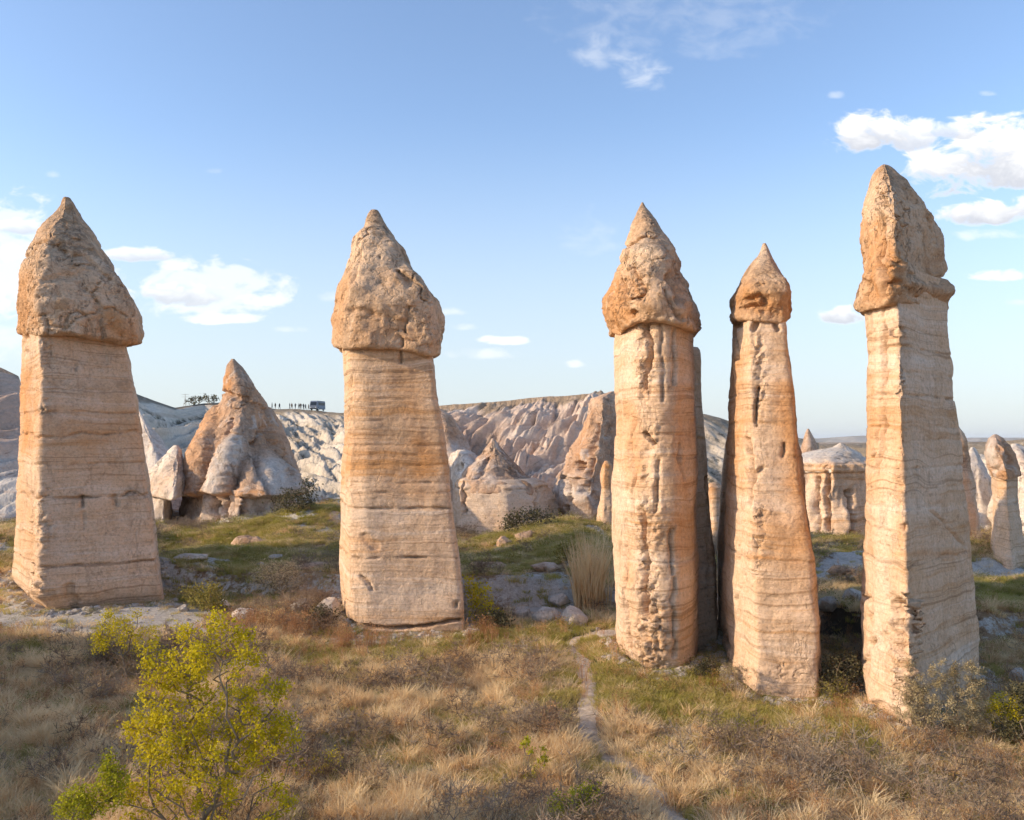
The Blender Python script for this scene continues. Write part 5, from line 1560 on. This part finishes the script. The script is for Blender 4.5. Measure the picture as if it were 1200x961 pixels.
# tall straw
X, Y, d, r = cover(60000, 19, 54, 1)
R_, G_, B_ = zn(X, Y)
den = .35 + 1.3 * fbm(X / 2.6, Y / 2.6, 1.5, 3) + .5 * fbm(X / .9, Y / .9, 3.5, 2)
den = den * (1 - .95 * sm(G_ * 1.7)) * (1 - sm(R_ * 2.2)) * sm((d - .45 - .5 * fbm(X / 1.2, Y / 1.2, 2.5, 2)) / .4) * (1 - .75 * sm((Y - 38) / 10))
k = r.rand(len(X)) < den * .62
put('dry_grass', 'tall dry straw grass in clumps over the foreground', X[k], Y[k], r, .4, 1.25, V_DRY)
# matted straw
X, Y, d, r = cover(62000, 19, 95, 2)
R_, G_, B_ = zn(X, Y)
k = r.rand(len(X)) < (.75 + .5 * fbm(X / 2, Y / 2, 5.5, 3)) * (1 - .8 * sm(G_ * 1.3)) * (1 - .95 * sm(R_ * 2)) * sm((d - .30 - .35 * fbm(X / .8, Y / .8, 9.5, 2)) / .25)
put('straw_litter', 'low matted straw between the taller clumps', X[k], Y[k], r, .6, 1.5, V_LOW, far=.5)
# twiggy brush
X, Y, d, r = cover(14000, 19, 90, 3)
R_, G_, B_ = zn(X, Y)
den = np.clip(fbm(X / 4.5, Y / 4.5, 11.5, 3) * 1.8 + .18, 0, 1) * (1 - sm(G_ * 1.5)) * (1 - sm(R_ * 2)) * sm((d - .9) / .4)
k = r.rand(len(X)) < den * .75
put('brushwood', 'grey brown leafless brush in the foreground', X[k], Y[k], r, .6, 2.1, V_TWIG)
# green grass
X, Y, d, r = cover(90000, 19, 78, 4)
R_, G_, B_ = zn(X, Y)
k = r.rand(len(X)) < (np.clip(G_ * 1.3 + .9 * fbm(X / 1.6, Y / 1.6, 8.5, 3) - .02, 0, 1) + .08) * (1 - .9 * sm(R_ * 2)) * sm((d - .3) / .2)
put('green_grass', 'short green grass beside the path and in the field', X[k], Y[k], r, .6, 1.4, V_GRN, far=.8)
# weeds and low leafy clumps
X, Y, d, r = cover(14000, 20, 95, 5)
R_, G_, B_ = zn(X, Y)
k = r.rand(len(X)) < (.12 + .5 * G_ + .6 * sm((Y - 54) / 10)) * (.6 + fbm(X / 3, Y / 3, 2.5, 2)) * (1 - .7 * R_) * sm((d - .5) / .3)
put('low_weeds', 'scattered olive weeds on the grass and the banks', X[k], Y[k], r, .5, 1.6, V_OLV, far=1.0)
# rust coloured weeds along the shelf
r = np.random.RandomState(6)
px = np.concatenate([r.rand(70) * 150 + 235, r.rand(14) * 60 + 395, r.rand(10) * 40 + 545, r.rand(14) * 150 + 600])
Yr = np.concatenate([46.5 + r.randn(70) * 1.0, 43 + r.randn(14) * .5, 44 + r.randn(10) * 1, 36 + r.randn(14) * 5])
put('rusty_weeds', 'upright rust coloured weeds lining the pale shelf', W(px, Yr), Yr, r, .7, 1.35, V_RUST, tilt=.1)
r = np.random.RandomState(66)
X, Y, d, r = cover(5200, 19, 46, 66)
k = (r.rand(len(X)) < .30 + .8 * fbm(X / 4, Y / 4, 61.5, 2)) & (d > .9)
put('dry_stems', 'sparse taller rust brown stems standing out of the straw', X[k], Y[k], r, .35, .85, V_RUST, tilt=.3)
# pebbles on the bare ground
def pebble(i):
    th, ph = np.meshgrid(np.linspace(0, 2 * np.pi, 7, endpoint=False), np.linspace(.05, 3.09, 5))
    q = 1 + .35 * fbm(np.cos(th) + i * 3, np.sin(th), ph, 2)
    V = np.stack([np.sin(ph) * np.cos(th) * q, np.sin(ph) * np.sin(th) * q, np.cos(ph) * q * .6], -1).reshape(-1, 3) * .11
    return V, grid_faces(5, 7, True)[:, ::-1], np.full(len(V), .5)
V_PEB = [variant('pebble', pebble(i), M_STONE) for i in range(3)]
X, Y, d, r = cover(9000, 20, 90, 7)
R_, G_, B_ = zn(X, Y)
k = r.rand(len(X)) < (.04 + .55 * R_ + .5 * np.exp(-(d / .8) ** 2)) * (.4 + .6 * sm((Y - 30) / 20))
put('pebbles', 'loose pale stones on the banks and by the path', X[k], Y[k], r, .35, 1.3, V_PEB, far=1.3)


PX, PY = [], []
r = np.random.RandomState(9)
for f in FOOT:
    c = f.mean(0)
    for a, b in zip(f, np.roll(f, -1, 0)):
        n = int(np.hypot(*(b - a)) * 16)
        t = r.rand(n)[:, None]
        p = a + (b - a) * t
        o_ = (p - c) / np.linalg.norm(p - c, axis=1)[:, None]
        p = p + o_ * (np.abs(r.randn(n, 1)) * .45 - .1)
        PX.append(p[:, 0])
        PY.append(p[:, 1])
PX, PY = np.concatenate(PX), np.concatenate(PY)
put('rubble', 'crumbled stones fallen round the feet of the big chimneys', PX, PY, r, .3, 2.4, V_PEB)
k = r.rand(len(PX)) < .45
put('foot_weeds', 'small weeds and straw growing against the chimney feet', PX[k] + r.randn(k.sum()) * .15, PY[k] - .1, r, .4, 1.0, V_OLV + V_LOW)


# ------------------------------------------------------------------ people and bus on the skyline
def box(cx, cy, cz, sx, sy, sz, bev=0):
    V = np.array([(x, y, z) for z in (-.5, .5) for x, y in ((-.5, -.5), (.5, -.5), (.5, .5), (-.5, .5))]) * [sx, sy, sz] + [cx, cy, cz]
    Fq = np.array([(3, 2, 1, 0), (4, 5, 6, 7), (0, 1, 5, 4), (1, 2, 6, 5), (2, 3, 7, 6), (3, 0, 4, 7)])
    return V, Fq, np.zeros(8)


def on_rim(px):
    i0 = int(np.argmin(abs(RIM[0] - px)))
    return W(px, float(RIM[2][i0])), float(RIM[2][i0]), float(RIM[3][i0])


M_BUSB = plain('bus_paint', (.17, .20, .26), .35)
M_GLASS = plain('bus_glass', (.03, .04, .055), .08)
M_TYRE = plain('tyre_rubber', (.025, .025, .025), .8)
M_LAMP = plain('lamp_glass', (.7, .7, .66), .2)
x0, y0, z0 = on_rim(371)
bus = empty('minibus', (x0, y0 + 1.2, z0), 'blue grey minibus parked on the skyline beside a group of people', 'minibus', rz=math.radians(80))
prof = [(-2.9, .45), (-2.95, 1.3), (-2.55, 2.35), (-2.2, 2.62), (2.6, 2.66), (2.85, 2.45), (2.92, .45)]
n_ = len(prof)
Vb = np.array([(x, s, z) for s in (-1.05, -.98, .98, 1.05) for x, z in prof])
Vb[:n_, 2] *= 1
for k_ in (0, 3):
    Vb[k_ * n_:(k_ + 1) * n_, 1] *= np.where(np.array([z for _, z in prof]) > 2.2, .90, 1)
me = bpy.data.meshes.new('body')
fcs = [tuple(range(n_))[::-1], tuple(range(3 * n_, 4 * n_))]
for q in range(3):
    for j in range(n_):
        j2 = (j + 1) % n_
        fcs.append((q * n_ + j, q * n_ + j2, (q + 1) * n_ + j2, (q + 1) * n_ + j))
me.from_pydata(Vb.tolist(), [], fcs)
me.materials.append(M_BUSB)
link('body', me, bus)
for s in (-1, 1):
    for wx, ww in ((-1.35, .95), (-.25, 1.0), (.85, 1.0), (1.95, 1.0)):
        link('side_window', geo_mesh('side_window', box(wx, s * 1.03, 1.85, ww, .06, .72), M_GLASS, False), bus)
    for wx in (-1.9, 1.75):
        a = np.arange(16) / 16 * 2 * np.pi
        V = np.vstack([np.c_[np.cos(a) * q, np.full(16, yy), np.sin(a) * q] for q, yy in ((.15, -.12), (.40, -.12), (.42, 0), (.40, .12), (.15, .12))])
        w_ = link('wheel', geo_mesh('wheel', (V, grid_faces(5, 16, True), np.zeros(len(V))), M_TYRE), bus, (wx, s * .92, .42))
        a = np.arange(12) / 12 * 2 * np.pi
        V = np.vstack([np.c_[np.cos(a) * q, np.full(12, yy * s), np.sin(a) * q] for q, yy in ((.22, .125), (.10, .14), (.02, .13))])
        link('hubcap', geo_mesh('hubcap', (V, grid_faces(3, 12, True), np.zeros(len(V))), M_LAMP), w_)
Vw = np.array([(-2.93, -.85, 1.38), (-2.93, .85, 1.38), (-2.58, .8, 2.28), (-2.58, -.8, 2.28)])
Vw = np.vstack([Vw + [-.03, 0, .02], Vw + [.03, 0, 0]])
link('windscreen', geo_mesh('windscreen', (Vw, np.array([(0, 1, 2, 3), (4, 7, 6, 5), (0, 4, 5, 1), (1, 5, 6, 2), (2, 6, 7, 3), (3, 7, 4, 0)]), np.zeros(8)), M_GLASS, False), bus)
link('rear_window', geo_mesh('rear_window', box(2.89, 0, 1.9, .05, 1.5, .6), M_GLASS, False), bus)
for s in (-.7, .7):
    link('headlight', geo_mesh('headlight', box(-2.94, s, .85, .06, .28, .2), M_LAMP, False), bus)
link('bumper', geo_mesh('bumper', box(-2.98, 0, .5, .14, 1.9, .2), M_TYRE, False), bus)


def person_mesh(pose):
    """one skinned figure; the skin radii sit on the vertices"""
    r = np.random.RandomState(pose)
    st = .10 + .10 * r.rand()
    up = r.rand() < .4
    v = [(0, 0, .92), (0, .0, 1.15), (0, 0, 1.38), (0, 0, 1.50), (0, -.01, 1.62), (0, -.01, 1.72)]
    rad = [.15, .14, .15, .055, .095, .075]
    e = [(0, 1), (1, 2), (2, 3), (3, 4), (4, 5)]
    for s in (-1, 1):
        k = len(v)
        v += [(s * .10, 0, .86), (s * (.10 + st * .3), s * st * .6, .48), (s * (.11 + st * .4), s * st, .07), (s * (.11 + st * .4), s * st - .14, .04)]
        rad += [.10, .062, .045, .04]
        e += [(0, k), (k, k + 1), (k + 1, k + 2), (k + 2, k + 3)]
        k = len(v)
        hand = (s * .28, -.28, 1.45) if (up and s > 0) else (s * .27, -.06, .84)
        v += [(s * .19, 0, 1.40), (s * .26, .02, 1.14), hand]
        rad += [.06, .045, .035]
        e += [(2, k), (k, k + 1), (k + 1, k + 2)]
    me = bpy.data.meshes.new('person')
    me.from_pydata(v, e, [])
    return me, rad


CLOTH = [plain('dark_clothes', (.03, .035, .05), .9), plain('brown_clothes', (.08, .05, .035), .9)]
_pm = []
for pz in range(3):
    me, rad = person_mesh(pz)
    me.materials.append(CLOTH[pz % 2])
    _pm.append((me, rad))
for i, px in enumerate([318.5, 322.5, 327, 338.5, 341.5, 345, 349.5, 352, 355.5, 358, 361.5]):
    me, rad = _pm[i % 3]
    xx, yy, zz = on_rim(px)
    o = link('person', me, None, (xx, yy + RS.rand(), zz - .02))
    md = o.modifiers.new('skin', 'SKIN')
    if i < 3:
        for k_, q in enumerate(rad):
            me.skin_vertices[0].data[k_].radius = (q, q)
        me.skin_vertices[0].data[0].use_root = True
    md.use_smooth_shade = True
    sb = o.modifiers.new('sub', 'SUBSURF')
    sb.levels = sb.render_levels = 1
    o.rotation_euler.z = RS.rand() * 6
    tag(o, 'dark dressed person on the skyline, ' + ['nearest the cone tip', 'second from the cone tip', 'third from the cone tip, before the gap', 'first after the gap in the row', 'second after the gap in the row', 'third after the gap in the row',
            'middle one between gap and minibus', 'fifth one left of the minibus', 'fourth one left of the minibus', 'second one left of the minibus', 'right beside the minibus'][i], 'person',
        'people standing on the skyline')
# thin mast on the skyline
xx, yy, zz = on_rim(217)
sg = [((0, 0, 0), (0, 0, 3.2), .06, .04)] + [((-.9 + 0, 0, z_), (.9, 0, z_), .03, .03) for z_ in (2.4, 3.0)] + [((-.5, 0, 0), (0, 0, 2.2), .03, .03), ((.5, 0, 0), (0, 0, 2.2), .03, .03)]
tag(link('utility_pole', geo_mesh('utility_pole', tubes(sg, 6), M_GREY), None, (xx, yy, zz)), 'thin mast with cross arms on the skyline left of the cone', 'pole')

# ------------------------------------------------------------------ air
m = bpy.data.materials.new('thin_air')
m.use_nodes = True
m.node_tree.nodes.clear()
o_ = m.node_tree.nodes.new('ShaderNodeOutputMaterial')
v_ = m.node_tree.nodes.new('ShaderNodeVolumePrincipled')
v_.inputs['Color'].default_value = (.80, .88, 1.0, 1)
v_.inputs['Density'].default_value = 0.00007
m.node_tree.links.new(v_.outputs[0], o_.inputs['Volume'])
Vh, Fh, _ = box(0, 0, 30, 29000, 29000, 84)
tag(link('haze', mesh('haze', Vh, Fh, m, False)), 'thin pale haze over the whole valley', kind='stuff')
